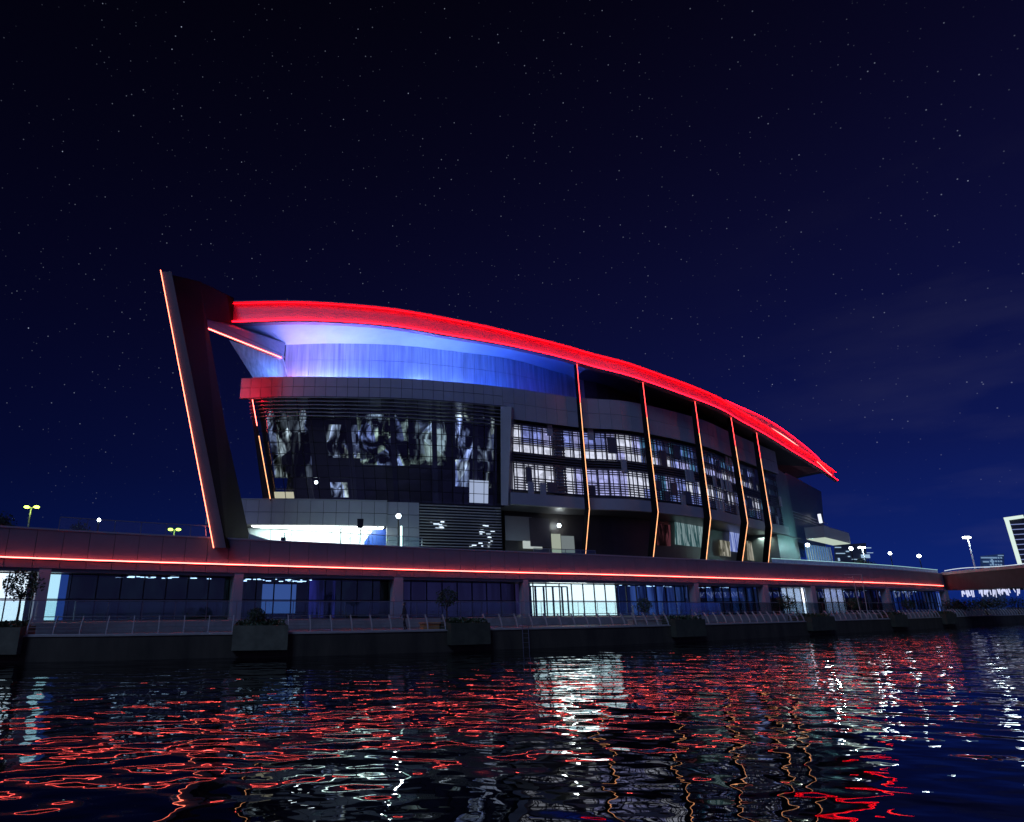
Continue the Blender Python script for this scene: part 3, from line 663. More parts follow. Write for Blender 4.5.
for j, (za, zb) in enumerate(rows_z):
    runs = 0
    for i in range(ncol):
        u0, u1 = o0 + i * cw, o0 + (i + 1) * cw; H_ = zb - za
        f = i / ncol
        # bright groups near the left, bluer to the right
        if i == 4: kind = 'dark'
        else:
            r_ = random.random(); kind = 'b' if (r_ < (.9 if f < .25 else .6 if f < .5 else .55)) else 'm'
        fr = MB()
        for u in (u0 + .03, u1 - .03): fr.cbox(OFF, u - .035, u + .035, za, zb, -.62, -.5)
        bars = (0.0, .30, .37, .44, .51, .82, .90, .97) if j else (0.0, .09, .18, .27, .36, .45, .80, .88, .96)
        for b_ in bars: fr.cbox(OFF, u0, u1, za + H_ * b_, za + H_ * b_ + .085, -.62, -.35, 3)
        um = (u0 + u1) / 2 + random.uniform(-.25, .25); fr.cbox(OFF, um - .03, um + .03, za, zb, -.62, -.5)
        if kind == 'dark':
            for k in range(9): fr.cbox(OFF, u0, u1, za + H_ * k / 9, za + H_ * k / 9 + .16, -.6, -.3, 3)
        if random.random() < .26:                                   # odd solid panels
            h0 = random.choice((0, .25, .4)); h1 = h0 + random.choice((.35, .5, .6)); fr.cbox(OFF, u0 + .1, u1 - random.choice((.1, .5)), za + H_ * h0, za + H_ * min(1, h1), -.5, -.28, 3)
        w_ = fr.build('window', M['panel_dark'], bld)
        hs = .38
        mlo = random.choice([PM[0], PM[1], PM[1]]) if kind == 'b' else random.choice([PM[2], PM[3], PM[5]])
        mhi = random.choice([PM[0], PM[1], PM[5]]) if kind == 'b' and f < .3 else random.choice([PM[2], PM[3], PM[5], PM[4]])
        if kind == 'dark': mlo = mhi = PM[4]
        if j == 0: mlo, mhi = (mhi, mlo) if f > .3 else (mlo, mlo)
        for (ha, hb, m_) in ((0, hs, mlo), (hs, 1, mhi)): MB().cbox(OFF, u0 + .05, u1 - .05, za + H_ * ha, za + H_ * hb, -.85, -.8, 3).build('pane', m_, w_)
# spandrel louvres and upright panels
sp_ = MB()
for (za, zb) in ((OB + 1.2, rows_z[0][0] - .02), (rows_z[0][1] + .02, rows_z[1][0] - .02), (rows_z[1][1] + .02, BB - 1.3)):
    zz = za
    while zz < zb: sp_.cbox(OFF, o0 - .8, o1, zz, zz + .10, -.8, -.35, 1.5); zz += .27
sp_.build('spandrel_louvres', M['panel_dark'], bld)
for i in range(ncol):
    for (za, zb) in ((OB + 1.2, rows_z[0][0] + .9), (rows_z[0][1] - .3, rows_z[1][0] + .1), (rows_z[1][1] - .9, rows_z[1][1] + .6)):
        if random.random() < .22: 
            u = o0 + i * cw + random.uniform(0, .5); MB().cbox(OFF, u, u + .62, za, zb, -.3, -.12).build('upright_panel', M['panel'], bld)
# storey under the offices
UND = BAND.offs(-4.5)
g0 = UND.hit(505, 540)[0]; g1 = UND.len
MB().cbox(UND, g0, g1, TZ, OB, -.3, 0, 1.5).build('ground_storey_wall', mat('brown_black_wall', (.035, .03, .03), .5), bld)
def und(x0, x1, y0, y1, m, nm, o_=.05, lean=0):
    s0, zt = UND.hit(x0, y0); s1, _ = UND.hit(x1, y0); zb = max(TZ + .02, UND.hit((x0 + x1) / 2, y1)[1])
    o_ += .3; a, b2 = V3(UND, s0, o_, zt), V3(UND, s1, o_, zt); c2, d2 = V3(UND, s1 + lean, o_, zb), V3(UND, s0 + lean, o_, zb)
    n = UND.nrm(s0); return MB().prism([d2, c2, b2, a], (-n.x * .05, -n.y * .05, 0)).build(nm, m, bld)
M['u_pat'] = interior_mat('patterned_lit_glass', (.03, .09, .10), (.38, .52, .55), .7, 1.0, .3, .85, (2.6, 2.6, .35))
M['u_cream'] = interior_mat('cream_lit_glass', (.06, .06, .04), (.62, .60, .50), .6, .8, .25, .8, (2.2, 2.2, .6)); M['u_dim'] = interior_mat('dim_red_glass', (.004, .002, .003), (.10, .03, .04), .8, 1.0, .35, .8, (2.6, 2.6, .4))
M['u_blue'] = interior_mat('blue_lit_glass', (.06, .1, .4), (.5, .6, 1), .8, 1.4, .3, .85, (2.6, 2.6, .35))
und(503, 530, 516, 541, M['panel'], 'wall_panel'); und(527, 547, 518, 547, M['panel_dark'], 'wall_panel', .1)
und(521, 540, 541, 549, lamp_mat('pale_doorway', (.6, .68, .66), .7), 'lit_doorway'); und(549, 558, 534, 553, lamp_mat('lit_steps', (.55, .62, .5), .6), 'lit_doorway', .12)
und(559, 572, 536, 553, lamp_mat('grey_lit_glass', (.22, .26, .27), .7), 'lit_doorway', .1)
und(672, 700, 520, 546, M['u_pat'], 'patterned_window', .08, -.5); und(727, 738, 526, 552, M['u_blue'], 'patterned_window', .08, -1.2)
und(783, 799, 537, 556, mat('teal_glass', (.05, .12, .14), .2), 'wall_panel', .08)
wl = UND.hit(557, 526); MB().sphere(V3(UND, wl[0], .4, wl[1]), .2).build('wall_lamp', M['lamp_white'], bld); point('wall_lamp_light', V3(UND, wl[0], .8, wl[1]), 45, (.9, 1, .95))
for k in (751, 747):
    q = byd(k, 556, 74)
und(744, 761, 541, 561, M['u_cream'], 'patterned_window', .08, -.6); und(775, 781, 534, 556, M['panel'], 'wall_panel', .12); und(716, 727, 540, 556, M['u_cream'], 'patterned_window', .08, -.5); und(655, 668, 524, 546, M['u_dim'], 'patterned_window', .08, -.5)
area('wall_fill', V3(UND, UND.hit(515, 540)[0], 2.0, TZ + .2), V3(UND, UND.hit(515, 530)[0], 0, OB - 1), .6, .3, 30, (.6, .9, 1))  # added fill that brightens the left wall panel
area('stone_light', V3(UND, UND.hit(750, 545)[0], 1.5, OB - .4), V3(UND, UND.hit(752, 550)[0], 2, TZ), 3, .8, 160, (1, .97, .85))
area('under_light', V3(UND, UND.hit(690, 545)[0], 2.5, OB - .3), V3(UND, UND.hit(690, 550)[0], .3, TZ), 6, .6, 40, (1, .2, .2))
# ribs: five blades from the eave down to the terrace, kinked at the office base
ribs = [((576, 364.5), (589, 509), (585, 556)), ((641.5, 383), (657.5, 512), (652.5, 559)), ((693.5, 402), (710, 518), (705.5, 560)), ((729.5, 418), (747, 523), (742, 559)), ((755, 433), (771, 528), (768, 560))]
KINK = BAND.offs(1.3); FOOT = BAND.offs(-.6)
for tp, kk, bt in ribs:
    st_, zt_ = EAVE.hit(*tp); sk, zk = KINK.hit(*kk); sf, zf = FOOT.hit(*bt)
    T_ = V3(EAVE, st_, .1, zt_); K_ = V3(KINK, sk, 0, zk); Fv = V3(FOOT, sf, 0, zf)
    dirn = (Fv - K_); Fv = K_ + dirn * ((TZ - K_.z) / dirn.z)
    n = BAND.nrm(BAND.hit(kk[0], kk[1])[0]); back = Vector((-n.x, -n.y, 0)); tg = Vector((-n.y, n.x, 0)) * .06
    poly = [T_, T_ + back * .45, K_ + back * .65 + Vector((0, 0, .2)), Fv + back * .6, Fv, K_]
    rib = MB(); rib.prism([p_ - tg for p_ in poly], tg * 2); ro = rib.build('rib', M['fin'], bld)
    nf = Vector((n.x, n.y, 0)) * .09
    cut = T_.lerp(K_, .28)
    MB().tube([T_ + nf, cut + nf], .028, 6).build('led_strip', M['led_rib'], ro)
    MB().tube([cut + nf, K_ + nf, Fv + nf], .03, 6).build('led_strip', M['led_amber'], ro)
# right-hand end: tall grey wall, dark block, canopy, blue curtain wall
ew = MB(); a0 = OFF.pos(o1, -.1); e0_ = byd(803, 500, 98); 
p1, p2 = byd(781, 560, 89.5), byd(801, 560, 96); 
ew.hexa([(p1.x, p1.y, TZ), (p2.x, p2.y, TZ), (p2.x - 3, p2.y + 3, TZ), (p1.x - 3, p1.y + 3, TZ)], [(p1.x, p1.y, EYE + 19.6), (p2.x, p2.y, EYE + 19.0), (p2.x - 3, p2.y + 3, EYE + 19), (p1.x - 3, p1.y + 3, EYE + 19.6)])
M['teal_wall'] = mat('teal_grey_wall', (.13, .2, .2), .5, .1, .15, .5)
ew.build('end_wall', M['teal_wall'], bld)
db = MB(); p3, p4 = byd(800, 560, 97), byd(834, 560, 109)
db.hexa([(p3.x, p3.y, EYE + 9), (p4.x - 1, p4.y, EYE + 9), (p4.x - 8, p4.y + 20, EYE + 9), (p3.x - 8, p3.y + 20, EYE + 9)], [(p3.x, p3.y, EYE + 19.6), (p4.x, p4.y, EYE + 18.6), (p4.x - 8, p4.y + 20, EYE + 18.6), (p3.x - 8, p3.y + 20, EYE + 19.6)])
db.build('end_block', mat('dark_teal_block', (.04, .06, .065), .4), bld)
stp = MB()
for k in (12.5, 12.9, 13.4): stp.beam((p3.x, p3.y - .1, EYE + k + .2), (p4.x, p4.y - .1, EYE + k - .3), .08, .08)
stp.build('end_block_trim', M['panel'], bld)
wq = byd(820, 519, 104); MB().beam(byd(819, 514, 103.5), byd(821, 523, 103.5), .25, .5).build('lit_slot', lamp_mat('slot_light', (.8, .85, 1), 1.2), bld)
cz0, cz1 = None, None
K0 = byd(825, 537, 88); z0 = K0.z
Kr = byz(851, 543.5, z0); Kl = byz(806, 539, z0)
Kb = Kl + (Kr - K0)
K1 = Vector((0, 0, 1.55))
cn_ = MB().hexa([K0, Kr, Kb, Kl], [p + K1 for p in (K0, Kr, Kb, Kl)]).build('canopy', M['panel'], bld)
ctr = (K0 + Kb) / 2
kk_ = [K0, Kr, Kb, Kl]; MB().hexa([p.lerp(ctr, .04) - Vector((0, 0, .06)) for p in kk_], [p.lerp(ctr, .04) - Vector((0, 0, .01)) for p in kk_]).build('canopy_underside', lamp_mat('canopy_light', (.62, .74, .62), .75), cn_)
area('canopy_light', ctr - Vector((0, 0, .4)), ctr - Vector((0, 0, 5)), 4, 4, 110, (.75, 1, .95))
g1_ = byd(809, 562, 97); g2_ = byd(833, 565, 103)
cw_ = MB(); cwl = MB(); nn = 10
for i in range(nn + 1):
    a = g1_.lerp(g2_, i / nn); cw_.beam((a.x, a.y, TZ), (a.x, a.y, z0 - .1), .12, .2)
cwo = cw_.build('curtain_wall', M['white_paint'], bld)
cwl.prism([(g1_.x, g1_.y + .3, TZ), (g2_.x, g2_.y + .3, TZ), (g2_.x, g2_.y + .3, z0 - .1), (g1_.x, g1_.y + .3, z0 - .1)], (0, .1, 0)).build('pane', lamp_mat('blue_curtain_light', (.07, .2, .5), .9), cwo)
q = byd(807.5, 545, 93); MB().sphere(q, .26).build('wall_lamp', M['lamp_white'], bld); point('wall_lamp_light', q + Vector((0, -1.2, 0)), 420, (.45, 1, 1))
# back of the building (closed behind)
MB().hexa([(-13, 64, TZ), (55, 100, TZ), (50, 122, TZ), (-12, 100, TZ)], [(-12, 64, EYE + 18), (52, 98, EYE + 17), (50, 122, EYE + 17), (-12, 100, EYE + 18)]).build('rear_volume', M['panel_dark'], bld)

# ================================================================ TERRACE FURNITURE
def lamp_post(px, py, D, base, label, globe=True, r=.28, power=60, col=(.8, 1, 1), m='lamp_white', group='globe lamps on the terrace'):
    q = byd(px, py, D); o = empty('lamp_post', label, 'lamp post', group, (q.x, q.y, base))
    MB().tube([(0, 0, 0), (0, 0, q.z - base - r * .8)], .07, 8, .05).build('pole', M['black'], o)
    MB().tube([(0, 0, 0), (0, 0, .3)], .12, 8).build('base', M['black'], o)
    MB().sphere((0, 0, q.z - base), r).build('globe', M[m], o)
    if power: point('globe_light', q + Vector((0, -r - .1, 0)), power, col)
    return o
lamp_post(398.5, 516, 52, TZ, 'black globe lamp post before the grey tiled pier on the terrace', power=90, r=.2)
lamp_post(851, 548.5, 84, TZ, 'globe lamp post on the terrace just right of the canopy edge', power=40, r=.22)
lamp_post(919, 556, 94, TZ, 'lone globe lamp post on the terrace near the bridge', power=25, r=.24)
lamp_post(890, 553.3, 88, TZ, 'globe lamp post on the terrace between the canopy and the bridge', power=25, r=.2)
lamp_post(99, 520, 47, TZ, 'white globe lamp post behind the parapet at the left', power=12, r=.13)
q = byd(401.3, 526, 52.2); o = MB().tube([(q.x, q.y, TZ), (q.x, q.y, q.z)], .07, 8).build('bollard_light', lamp_mat('tube_light', (.7, 1, .95), 3)); tag(o, 'slim white glowing light tube right of the black globe lamp', 'bollard light')
ts = empty('pole_speaker', 'black box shaped loudspeaker on a thin pole before the lit white recess', 'loudspeaker', loc=(byd(360, 530, 50).x, 50, TZ))
zt = byd(361, 519, 50).z - TZ; zb = byd(361, 528, 50).z - TZ
MB().tube([(0, 0, 0), (0.05, 0, zb)], .035, 8).build('pole', M['black'], ts)
bx = MB().hexa([(-.2, -.15, zb), (.22, -.15, zb), (.22, .15, zb), (-.2, .15, zb)], [(-.22, -.15, zt), (.27, -.15, zt), (.27, .15, zt), (-.22, .15, zt)]).build('cabinet', M['black'], ts)
ts2 = byd(341, 529, 51); o = MB().tube([(ts2.x, 51, TZ), (ts2.x, 51, ts2.z)], .04, 8).tube([(ts2.x - .06, 51, ts2.z), (ts2.x + .1, 51, ts2.z + .05)], .06, 6).build('slim_post', M['steel']); tag(o, 'slim grey post standing left of the black pole speaker', 'post')
q = byd(283.5, 538, 46.4)
fl = empty('floodlight', 'small dark floodlight on a stub bracket above the parapet edge', 'floodlight', loc=(q.x, q.y, PT))
MB().box(-.16, .16, -.12, .12, 0, .28).build('bracket', M['black'], fl); MB().tube([(.06, 0, .28), (.08, 0, .52)], .035, 6).sphere((.08, 0, .56), .06).build('head', M['black'], fl)
rl = empty('stair_railing', 'thin stair railing rising to the right in front of the lit white recess', 'railing')
a = byd(345, 540, 54); c = byd(377, 527, 56)
rm = MB().tube([a, c], .02, 6).tube([c, byd(388, 526, 57)], .02, 6).build('handrail', M['steel'], rl)
for k in range(8):
    p_ = a.lerp(c, k / 7); MB().tube([p_, (p_.x, p_.y, TZ)], .015, 6).build('post', M['steel'], rl)

# ================================================================ QUAYSIDE
# planters
pl_specs = [(-8, 24, 'pale concrete planter at the left edge of the photo'), (233, 287, 'concrete planter projecting over the water, second from the left'), (447, 486, 'mossy planter beside the orange lit bench'), (671, 701, 'dark planter right of the pale bench'), (808, 832, 'planter beneath the bushy dark tree near the white doors'), (893, 906, 'dark planter below the right end of the red light line'), (945, 956, 'small dark planter at the foot of the bridge')]
planters = []
for i, (x0, x1, lab) in enumerate(pl_specs):
    y = QUAY.hit((x0 + x1) / 2, 632)[0]
    s0 = QUAY.hit(x0, 634)[0]; s1 = QUAY.hit(x1, 634)[0]
    o = empty('planter', lab, 'planter', 'planters along the quay')
    mb = MB(); zt = QZ + .5
    mb.cbox(QUAY, s0, s1, .38, zt - .03, .02, .5, 1); mb.cbox(QUAY, s0, s1, QZ + .08, zt, -1.3, -1.0, 1)
    mb.cbox(QUAY, s0, s0 + .15, QZ + .08, zt, -1.0, .02); mb.cbox(QUAY, s1 - .15, s1, QZ + .08, zt, -1.0, .02)
    mb.build('box', mat('planter_concrete', (.14, .14, .085) if i < 2 else (.07, .07, .04), .9, 0, .3, 1.5, .01), o)
    MB().cbox(QUAY, s0 + .15, s1 - .15, zt - .2, zt - .08, -1.0, .02).build('soil', M['bark'], o)
    lf = MB()
    for k in range(500):
        u = random.uniform(s0 + .1, s1 - .1); d = random.uniform(-1.0, .35); c = V3(QUAY, u, d, zt - .05 + random.random() ** 2 * .28)
        a = random.uniform(0, 6.28); w = .09; e = Vector((math.cos(a) * w, math.sin(a) * w, random.uniform(-.05, .08))); f_ = Vector((-math.sin(a) * w * .5, math.cos(a) * w * .5, random.uniform(.02, .1)))
        lf.quad(c - e, c + f_, c + e, c - f_)
    lf.build('ground_plants', M['leaf'], o)
# railings: curved white posts leaning back from the edge, thin rails
def railing(x0, x1, label, ps=1.25, light=True):
    s0 = QUAY.hit(x0, 634)[0]; s1 = QUAY.hit(x1, 634)[0]
    r = empty('quay_railing', label, 'railing', 'white railings along the quay')
    n = max(1, round((s1 - s0) / ps)); w = (s1 - s0) / n
    for i in range(n + 1):
        u = s0 + i * w
        pts = [V3(QUAY, u, -.05 - .38 * (h / .9) ** 2, QZ + .07 + h) for h in (0, .22, .45, .68, .9)]
        mb = MB()
        for a, b_ in zip(pts, pts[1:]): mb.beam(a, b_, .045, .10)
        mb.build('post', M['white_paint'], r)
    for h in (.2, .37, .54, .71, .88):
        MB().tube([V3(QUAY, u, -.06 - .38 * (h / .9) ** 2, QZ + .07 + h) for u in QUAY.rng(s0, s1, 1)], .011 if h < .8 else .022, 5).build('rail', M['steel'], r)
    MB().cbox(QUAY, s0, s1, QZ + .075, QZ + .12, -.08, .03, 1).build('kerb_strip', M['white_paint'], r)
railing(-30, -9, 'white quay railing at the very left edge')
railing(26, 232, 'long dim quay railing between the two left planters')
railing(288, 446, 'quay railing between the second planter and the mossy planter')
railing(487, 670, 'quay railing below the bright white entrance')
railing(702, 807, 'quay railing of curved white posts below the white doors')
railing(833, 892, 'quay railing section below the steel gantry')
railing(907, 944, 'quay railing section lit yellowish before the bridge')
railing(957, 1060, 'last quay railing section, under the bridge')
def bench(x0, x1, label, col):
    s0 = QUAY.hit(x0, 632)[0]; s1 = QUAY.hit(x1, 632)[0]
    o = empty('bench', label, 'bench', 'block benches on the quay')
    MB().cbox(QUAY, s0, s1, QZ + .42, QZ + .5, -1.2, -.62).build('seat', mat('bench_top', col, .7), o)
    MB().cbox(QUAY, s0 + .06, s1 - .06, QZ + .001, QZ + .42, -1.14, -.68).build('base', mat('bench_base', [c * .9 for c in col], .8), o)
    q = V3(QUAY, (s0 + s1) / 2, .5, QZ + 1.0)
bench(428, 446, 'orange brown block bench just left of the mossy planter', (.55, .28, .10))
bench(641, 671, 'pale block bench just left of the dark planter', (.5, .46, .36))
# ladder down the quay wall
ls = QUAY.hit(524, 635)[0]; lad = empty('quay_ladder', 'thin steel ladder hanging down the quay wall into the water', 'ladder')
for d in (-.24, .24): MB().tube([V3(QUAY, ls + d, -.3, QZ + .9), V3(QUAY, ls + d, .18, QZ + .85), V3(QUAY, ls + d, .18, -.6)], .025, 6).build('rail', M['steel'], lad)
for k in range(6): MB().tube([V3(QUAY, ls - .24, .18, .1 + k * .28), V3(QUAY, ls + .24, .18, .1 + k * .28)], .015, 6).build('rung', M['steel'], lad)
# small trees
def make_tree(seed, rc, th, name='clipped_tree'):
    rr = random.Random(seed); o = bpy.data.objects.new(name, None); S.collection.objects.link(o)
    t_ = MB().tube([(0, 0, 0), (.02, .01, th * .5), (-.01, .02, th)], .055, 8, .035)
    for k in range(7):
        a = rr.uniform(0, 6.28); t_.tube([(0, 0, th * .85), (math.cos(a) * rc * .5, math.sin(a) * rc * .5, th + rr.uniform(.1, .9) * rc)], .025, 5, .008)
    t_.build('trunk', M['bark'], o)
    lf = MB()
    for k in range(1000):
        while True:
            v = Vector((rr.uniform(-1, 1), rr.uniform(-1, 1), rr.uniform(-1, 1)))
            if v.length < 1: break
        v = v.normalized() * (v.length ** .5); bump_ = 1 + .32 * math.sin(v.x * 5 + seed) * math.cos(v.y * 6 + v.z * 4)
        c = Vector((v.x * rc * bump_, v.y * rc * bump_, th + rc * .55 + v.z * rc * .85 * bump_))
        w = rr.uniform(.035, .075); e = Vector((rr.uniform(-1, 1), rr.uniform(-1, 1), rr.uniform(-1, 1))).normalized() * w; f_ = e.cross(Vector((rr.uniform(-1, 1), rr.uniform(-1, 1), rr.uniform(-1, 1)))).normalized() * w * .55
        lf.quad(c - e, c + f_, c + e, c - f_)
    lf.build('crown', M['leaf'], o); return o
tr_specs = [(9, 'round clipped tree against the white lit window at the left edge', 1.35, 0, 20), (453, 'round clipped tree with slim trunk in the mossy planter', 1.0, 0, 440), (664, 'round clipped tree above the pale bench', .95, 0, 0), (808, 'bushy round tree hiding part of the white doors', 1.15, 0, 0), (876, 'round tree standing right of the steel gantry', 1.05, 0, 0), (929, 'small round tree before the blue lit glazing', 1.05, 0, 0)]
protos = [make_tree(1, .62, 1.25), make_tree(5, .66, 1.2)]
for i, (px, lab, k, z, _) in enumerate(tr_specs):
    o = protos[i] if i < 2 else copy_tree(protos[i % 2])
    s = QUAY.hit(px, 628)[0]; q = V3(QUAY, s, -1.6 if i not in (0, 1) else -.7, QZ + (.4 if i < 2 else 0)); o.location = q; o.scale = (k, k, k); o.rotation_euler.z = i * 1.7
    tag(o, lab, 'tree', 'small round trees along the quay')
s = QUAY.hit(256, 628)[0]; sh = make_tree(9, .5, .25, 'shrub'); sh.location = V3(QUAY, s, -.5, QZ + .4); tag(sh, 'low dark shrub growing in the projecting concrete planter', 'shrub')
# steel gantry frame by the arcade
gq = byz(858, 611, QZ + .02); ga_ = empty('steel_gantry', 'thin white steel gantry of two posts and crossbars before the red light line', 'gantry')
s = QUAY.hit(860, 615)[0]; GD = V3(QUAY, s, -2.5, 0); D0 = GD.y
gl_ = lambda x, y: byd(x, y, D0)
for xt, xb, yt in ((851.5, 857, 574), (860.5, 863.5, 573)):
    a = gl_(xt + 1, yt + 2); MB().tube([(gl_(xb + 3, 609).x, D0, QZ), a], .035, 6).build('post', M['white_paint'], ga_)
MB().tube([gl_(844, 574.5), gl_(862, 574.5)], .03, 6).build('crossbar', M['white_paint'], ga_); MB().tube([gl_(848, 577.5), gl_(853, 577.5)], .03, 6).build('crossbar', M['white_paint'], ga_)
# person walking on the promenade
def person(loc, rz):
    V = [(0, 0, .86), (0, .0, 1.02), (0, -.01, 1.22), (0, .0, 1.34), (0, -.02, 1.42), (.09, 0, .84), (.11, -.07, .46), (.11, .0, .08), (.11, -.13, .04), (-.09, 0, .84), (-.10, .07, .47), (-.11, .20, .10), (-.11, .09, .04),
         (.17, 0, 1.30), (.22, .03, 1.05), (.21, -.06, .82), (.205, -.10, .74), (-.17, 0, 1.30), (-.22, -.02, 1.05), (-.20, -.16, .86), (-.195, -.21, .80), (0, -.03, 1.50), (0, -.03, 1.58)]
    E_ = [(0, 1), (1, 2), (2, 3), (3, 4), (0, 5), (5, 6), (6, 7), (7, 8), (0, 9), (9, 10), (10, 11), (11, 12), (3, 13), (13, 14), (14, 15), (15, 16), (3, 17), (17, 18), (18, 19), (19, 20), (4, 21), (21, 22)]
    R = [.12, .115, .135, .10, .05, .085, .055, .04, .03, .085, .055, .04, .03, .055, .042, .032, .03, .055, .042, .032, .03, .085, .07]
    me = bpy.data.meshes.new('person'); me.from_pydata(V, E_, []); o = bpy.data.objects.new('person', me); S.collection.objects.link(o)
    md = o.modifiers.new('skin', 'SKIN'); sv = me.skin_vertices[0].data
    for i, r in enumerate(R): sv[i].radius = (r, r * .85)
    sv[0].use_root = True
    o.modifiers.new('sub', 'SUBSURF').levels = 1; o.modifiers['sub'].render_levels = 2
    me.materials.append(M['cloth']); o.location = loc; o.rotation_euler.z = rz
    MB().sphere((0, -.035, 1.56), .083, 14, 10, 1.25).sphere((0, -.12, 1.54), .016, 8, 6).sphere((.03, -.105, 1.57), .009, 6, 5).sphere((-.03, -.105, 1.57), .009, 6, 5).sphere((.083, -.03, 1.55), .018, 6, 5).sphere((-.083, -.03, 1.55), .018, 6, 5).build('face', M['skin'], o, smooth=True)
    MB().sphere((0, -.005, 1.60), .094, 14, 10, 1.15).build('hair', M['hair'], o, smooth=True)
    for sgn, bx in ((1, (.205, -.10, .74)), (-1, (-.195, -.21, .80))):
        h = MB(); b_ = Vector(bx)
        h.tube([b_ + Vector((0, 0, .03)), b_ + Vector((0, -.01, -.07))], .026, 8, .03)
        for k in range(4): h.tube([b_ + Vector((0, -.03 + k * .019, -.06)), b_ + Vector((-.005 * sgn, -.035 + k * .02, -.105)), b_ + Vector((-.02 * sgn, -.035 + k * .02, -.14 + abs(k - 1.5) * .008))], .0095, 6, .007)
        h.tube([b_ + Vector((0, -.03, -.02)), b_ + Vector((-.012 * sgn, -.06, -.06)), b_ + Vector((-.018 * sgn, -.065, -.09))], .011, 6, .008)
        h.build('hand', M['skin'], o, smooth=True)
    return o
q = QUAY.hit(417, 630)[0]; pv = V3(QUAY, q, -1.7, QZ)
pr = person(pv, math.radians(-70)); tag(pr, 'person in dark clothes walking on the promenade left of the orange bench', 'person')

# ================================================================ BRIDGE AND FAR THINGS
bA = POD.pos(sE); bB_ = byz(1024, 565.5, PT); 
BR = Curve([bA, ((bA.x * .5 + bB_.x * .5) + .5, (bA.y * .5 + bB_.y * .5) + 2.4), (bB_.x, bB_.y), (bB_.x + (bB_.x - bA.x) * .9, bB_.y - 15)])
brg = empty('road_bridge', 'dark road bridge leaving the podium to the right with lit white deck edge', 'bridge')
MB().cbox(BR, 0, BR.len, EYE + 2.0, PT - .25, -9, 0, 1.5).build('deck', mat('bridge_concrete', (.06, .065, .085), .8, 0, .2, .7), brg)
MB().cbox(BR, 0, BR.len, PT - .25, PT + .12, -.3, .12, 1.5).build('edge_beam', mat('bridge_edge', (.5, .5, .52), .6), brg)
MB().tube([V3(BR, u, .0, PT + .28 + .12 * math.sin(u * .28)) for u in BR.rng(1, BR.len, 1)], .05, 6).build('deck_light_line', lamp_mat('deck_light', (.75, .85, 1), .9), brg)
lat = lamp_mat('glint_glow', (.68, .72, 1), 1.0); n = 95; Lh = BR.len  # glowing slivers stand in for bright reflections under the deck
for k in range(n):
    u0 = Lh * k / n; zt = EYE + 1.95 - random.uniform(0, .1); ln = random.uniform(.3, .95); dd = -1.2 - random.random()
    MB().beam(V3(BR, u0, dd, zt), V3(BR, u0 + random.uniform(-.35, .45), dd, zt - ln), random.uniform(.06, .14), .06).build('painted_glint', lat, brg)
MB().cbox(BR, 0, BR.len, QZ, EYE + 1.1, -9.2, -9, 2).build('abutment', M['panel_dark'], brg)
# bridge street lamp
def street_lamp(px, py, D, base, label, arms=((.6, 0),), m='lamp_white', r=.3, power=80, col=(.8, .95, 1), group='tall street lamps', polem='steel'):
    q = byd(px, py, D); o = empty('street_lamp', label, 'street lamp', group, (q.x, q.y, base)); h = q.z - base
    MB().tube([(0, 0, 0), (0, 0, h)], .13, 8, .07).build('pole', M[polem], o)
    for ax, ay in arms:
        am = MB().tube([(0, 0, h - .1), (ax * .6, ay, h + .08), (ax, ay, h + .05)], .05, 6).build('arm', M[polem], o)
        MB().sphere((ax, ay, h), r, 10, 6, .5).build('lamp_head', M[m], am)
    if power: point('street_light', q + Vector((0, -.6, -.4)), power, col, .3)
    return o
M['pale_pole'] = mat('pale_pole', (.7, .75, .8), .5)  # paler pole finish for the white lamps
street_lamp(967.5, 537.5, 95, PT, 'tall white street lamp rising from the bridge, brightest on the right', ((-.35, 0), (.1, 0)), r=.34, power=160, polem='pale_pole')
street_lamp(862, 547.5, 100, TZ, 'white street lamp above the green shrub right of the canopy', ((-.3, 0), (.2, 0)), r=.3, power=120, polem='pale_pole')
street_lamp(31.5, 507, 62, TZ, 'twin headed green glowing street lamp at the far left', ((-.45, 0), (.5, 0)), 'lamp_green', .26, 40, (.7, 1, .2))
street_lamp(174.5, 529.5, 66, TZ, 'low twin headed green glowing street lamp left of the fin', ((-.4, 0), (.4, 0)), 'lamp_green', .26, 40, (.7, 1, .2))
# far lit tower
tw = empty('lit_tower', 'far tower outlined by a bright white lit frame at the right edge', 'building')
TD = 260; a = byd(1018, 566, TD); c = byd(1003.5, 517.5, TD); d = byd(1060, 510, TD); e = byd(1070, 566, TD)
MB().prism([(a.x, TD, QZ), a + Vector((0, 0, 0)), c, d, e, (e.x, TD, QZ)], (a.x / TD * 25 + 1, 25, 0)).build('body', mat('far_dark_facade', (.03, .035, .05), .4), tw)
MB().beam(a + Vector((.5, -.5, 0)), c + Vector((.5, -.5, 0)), .9, 1.0).beam(c + Vector((0, -.5, -.7)), byd(1021, 515, TD) + Vector((0, -.5, -.7)), 1.0, 1.3).build('lit_frame', lamp_mat('frame_light', (.72, .88, .8), 1.0), tw)
fl_ = MB()
for k in range(9):
    y = 524 + k * 5; xl = 1005.5 + (y - 517) * .3; fl_.beam(byd(xl + 3, y + .6, TD - .3), byd(1060, y - 2, TD - .3), .4, .28)
fl_.build('floor_lights', lamp_mat('floor_light', (.25, .32, .65), .8), tw)
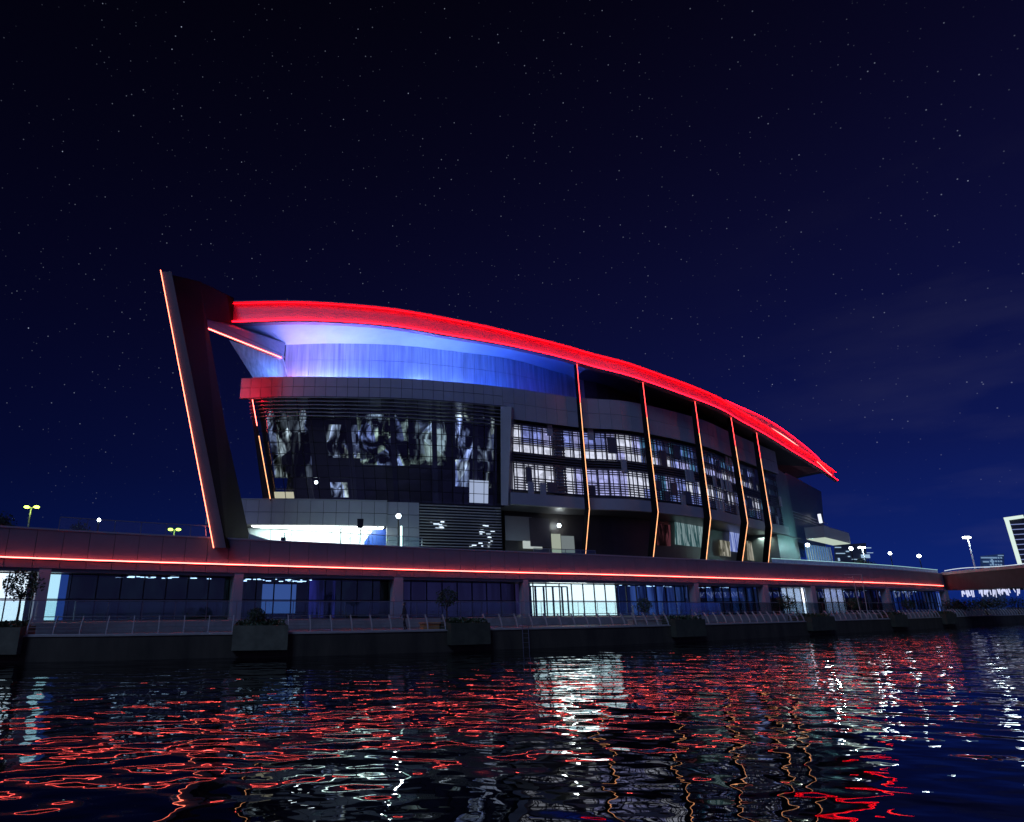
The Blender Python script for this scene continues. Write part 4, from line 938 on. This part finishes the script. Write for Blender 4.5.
def far_building(name, quad, D, label, m, lights, lm, dep=20):
    o = empty(name, label, 'building'); P_ = [byd(x, y, D) for x, y in quad]
    P_ = [Vector((p.x, p.y, p.z)) for p in P_]; P_[2].z = QZ; P_[3].z = QZ
    MB().prism(P_, (P_[0].x / D * dep, dep, 0)).build('body', m, o)
    lb_ = MB()
    for (x0, x1, y0, y1) in lights:
        A_, B2_ = byd(x0, y0, D - .4), byd(x1, y1, D - .4); lb_.box(min(A_.x, B2_.x), max(A_.x, B2_.x), D - .5, D - .3, min(A_.z, B2_.z), max(A_.z, B2_.z))
    lb_.build('windows', lm, o); return o
dm = mat('far_facade', (.06, .07, .1), .6)
far_building('office_block', [(980, 556), (1004, 553.5), (1004, 600), (980, 600)], 230, 'low blue lit block between the tall street lamp and the lit tower', mat('far_blue_facade', (.12, .2, .35), .6),
    [(981, 997, 557, 558.4), (983, 989, 561, 562.5), (984, 990, 566.5, 568), (998, 1003.5, 555, 556), (991, 994, 559, 565)] + [(990 + i * 2.6, 991.6 + i * 2.6, 557 + j * 3.5, 558.6 + j * 3.5) for i in range(5) for j in range(3)], lamp_mat('far_window', (.3, .5, .8), .55))
far_building('office_block', [(834, 545), (866, 543), (866, 600), (834, 600)], 150, 'dark stepped block with scattered lights just right of the canopy', dm,
    [(835, 841, 547, 547.8), (836, 845, 553, 553.8), (846, 849, 550.8, 552), (861, 870, 554.5, 558), (848, 850, 556, 557), (838, 840, 558, 561), (858, 871, 547.5, 548.2), (867, 873, 552.5, 553.1), (852, 858, 559, 559.7)], lamp_mat('far_window_b', (.4, .6, .85), .8))
# far trees
def far_tree(x0, x1, y0, D, base, label, seed, name='tree'):
    a, c = byd(x0, y0, D), byd(x1, y0, D); w = (c.x - a.x) / 2; h = a.z - base; rr = random.Random(seed)
    o = empty(name, label, 'tree', loc=((a.x + c.x) / 2, D, base))
    MB().tube([(0, 0, 0), (.1, 0, h * .6)], .2, 8, .08).build('trunk', M['bark'], o); lf = MB()
    for k in range(1400):
        v = Vector((rr.gauss(0, .42), rr.gauss(0, .42), rr.gauss(0, .38))); 
        if v.length > 1: continue
        c_ = Vector((v.x * w, v.y * w, h * .62 + v.z * h * .40)); s_ = rr.uniform(.06, .16) * max(1, h / 4)
        e = Vector((rr.uniform(-1, 1), rr.uniform(-1, 1), rr.uniform(-1, 1))).normalized() * s_; f_ = e.cross(Vector((rr.uniform(-1, 1), rr.uniform(-1, 1), 1))).normalized() * s_ * .6
        lf.quad(c_ - e, c_ + f_, c_ + e, c_ - f_)
    lf.build('crown', M['leafdark'], o)
far_tree(-10, 20, 511, 50, TZ, 'dark tree behind the parapet at the left edge', 1)
far_tree(70, 92, 520, 55, TZ, 'low dark tree left of the white globe lamp', 2)
far_tree(850, 874, 558, 92, TZ, 'green lit shrubby tree at the foot of the white street lamp', 3)
for i, (x0, x1, y) in enumerate([(940, 972, 598), (965, 1000, 597), (990, 1040, 596)]):
    s = QUAY.hit((x0 + x1) / 2, 612)[0]; q = QUAY.pos(s, -5)
    far_tree(x0, x1, y, q.y, QZ, ['dark bush under the left end of the bridge', 'dark bush under the middle of the bridge', 'dark bush under the bridge at the right edge'][i], 10 + i, 'bush')
# small white bollard
q = byz(633.5, 616, FZ); bo = MB().tube([(q.x, q.y, FZ), (q.x, q.y, FZ + .75)], .09, 8).sphere((q.x, q.y, FZ + .8), .12).build('bollard', M['white_paint']); tag(bo, 'small pale bollard right of the bright white entrance', 'bollard')
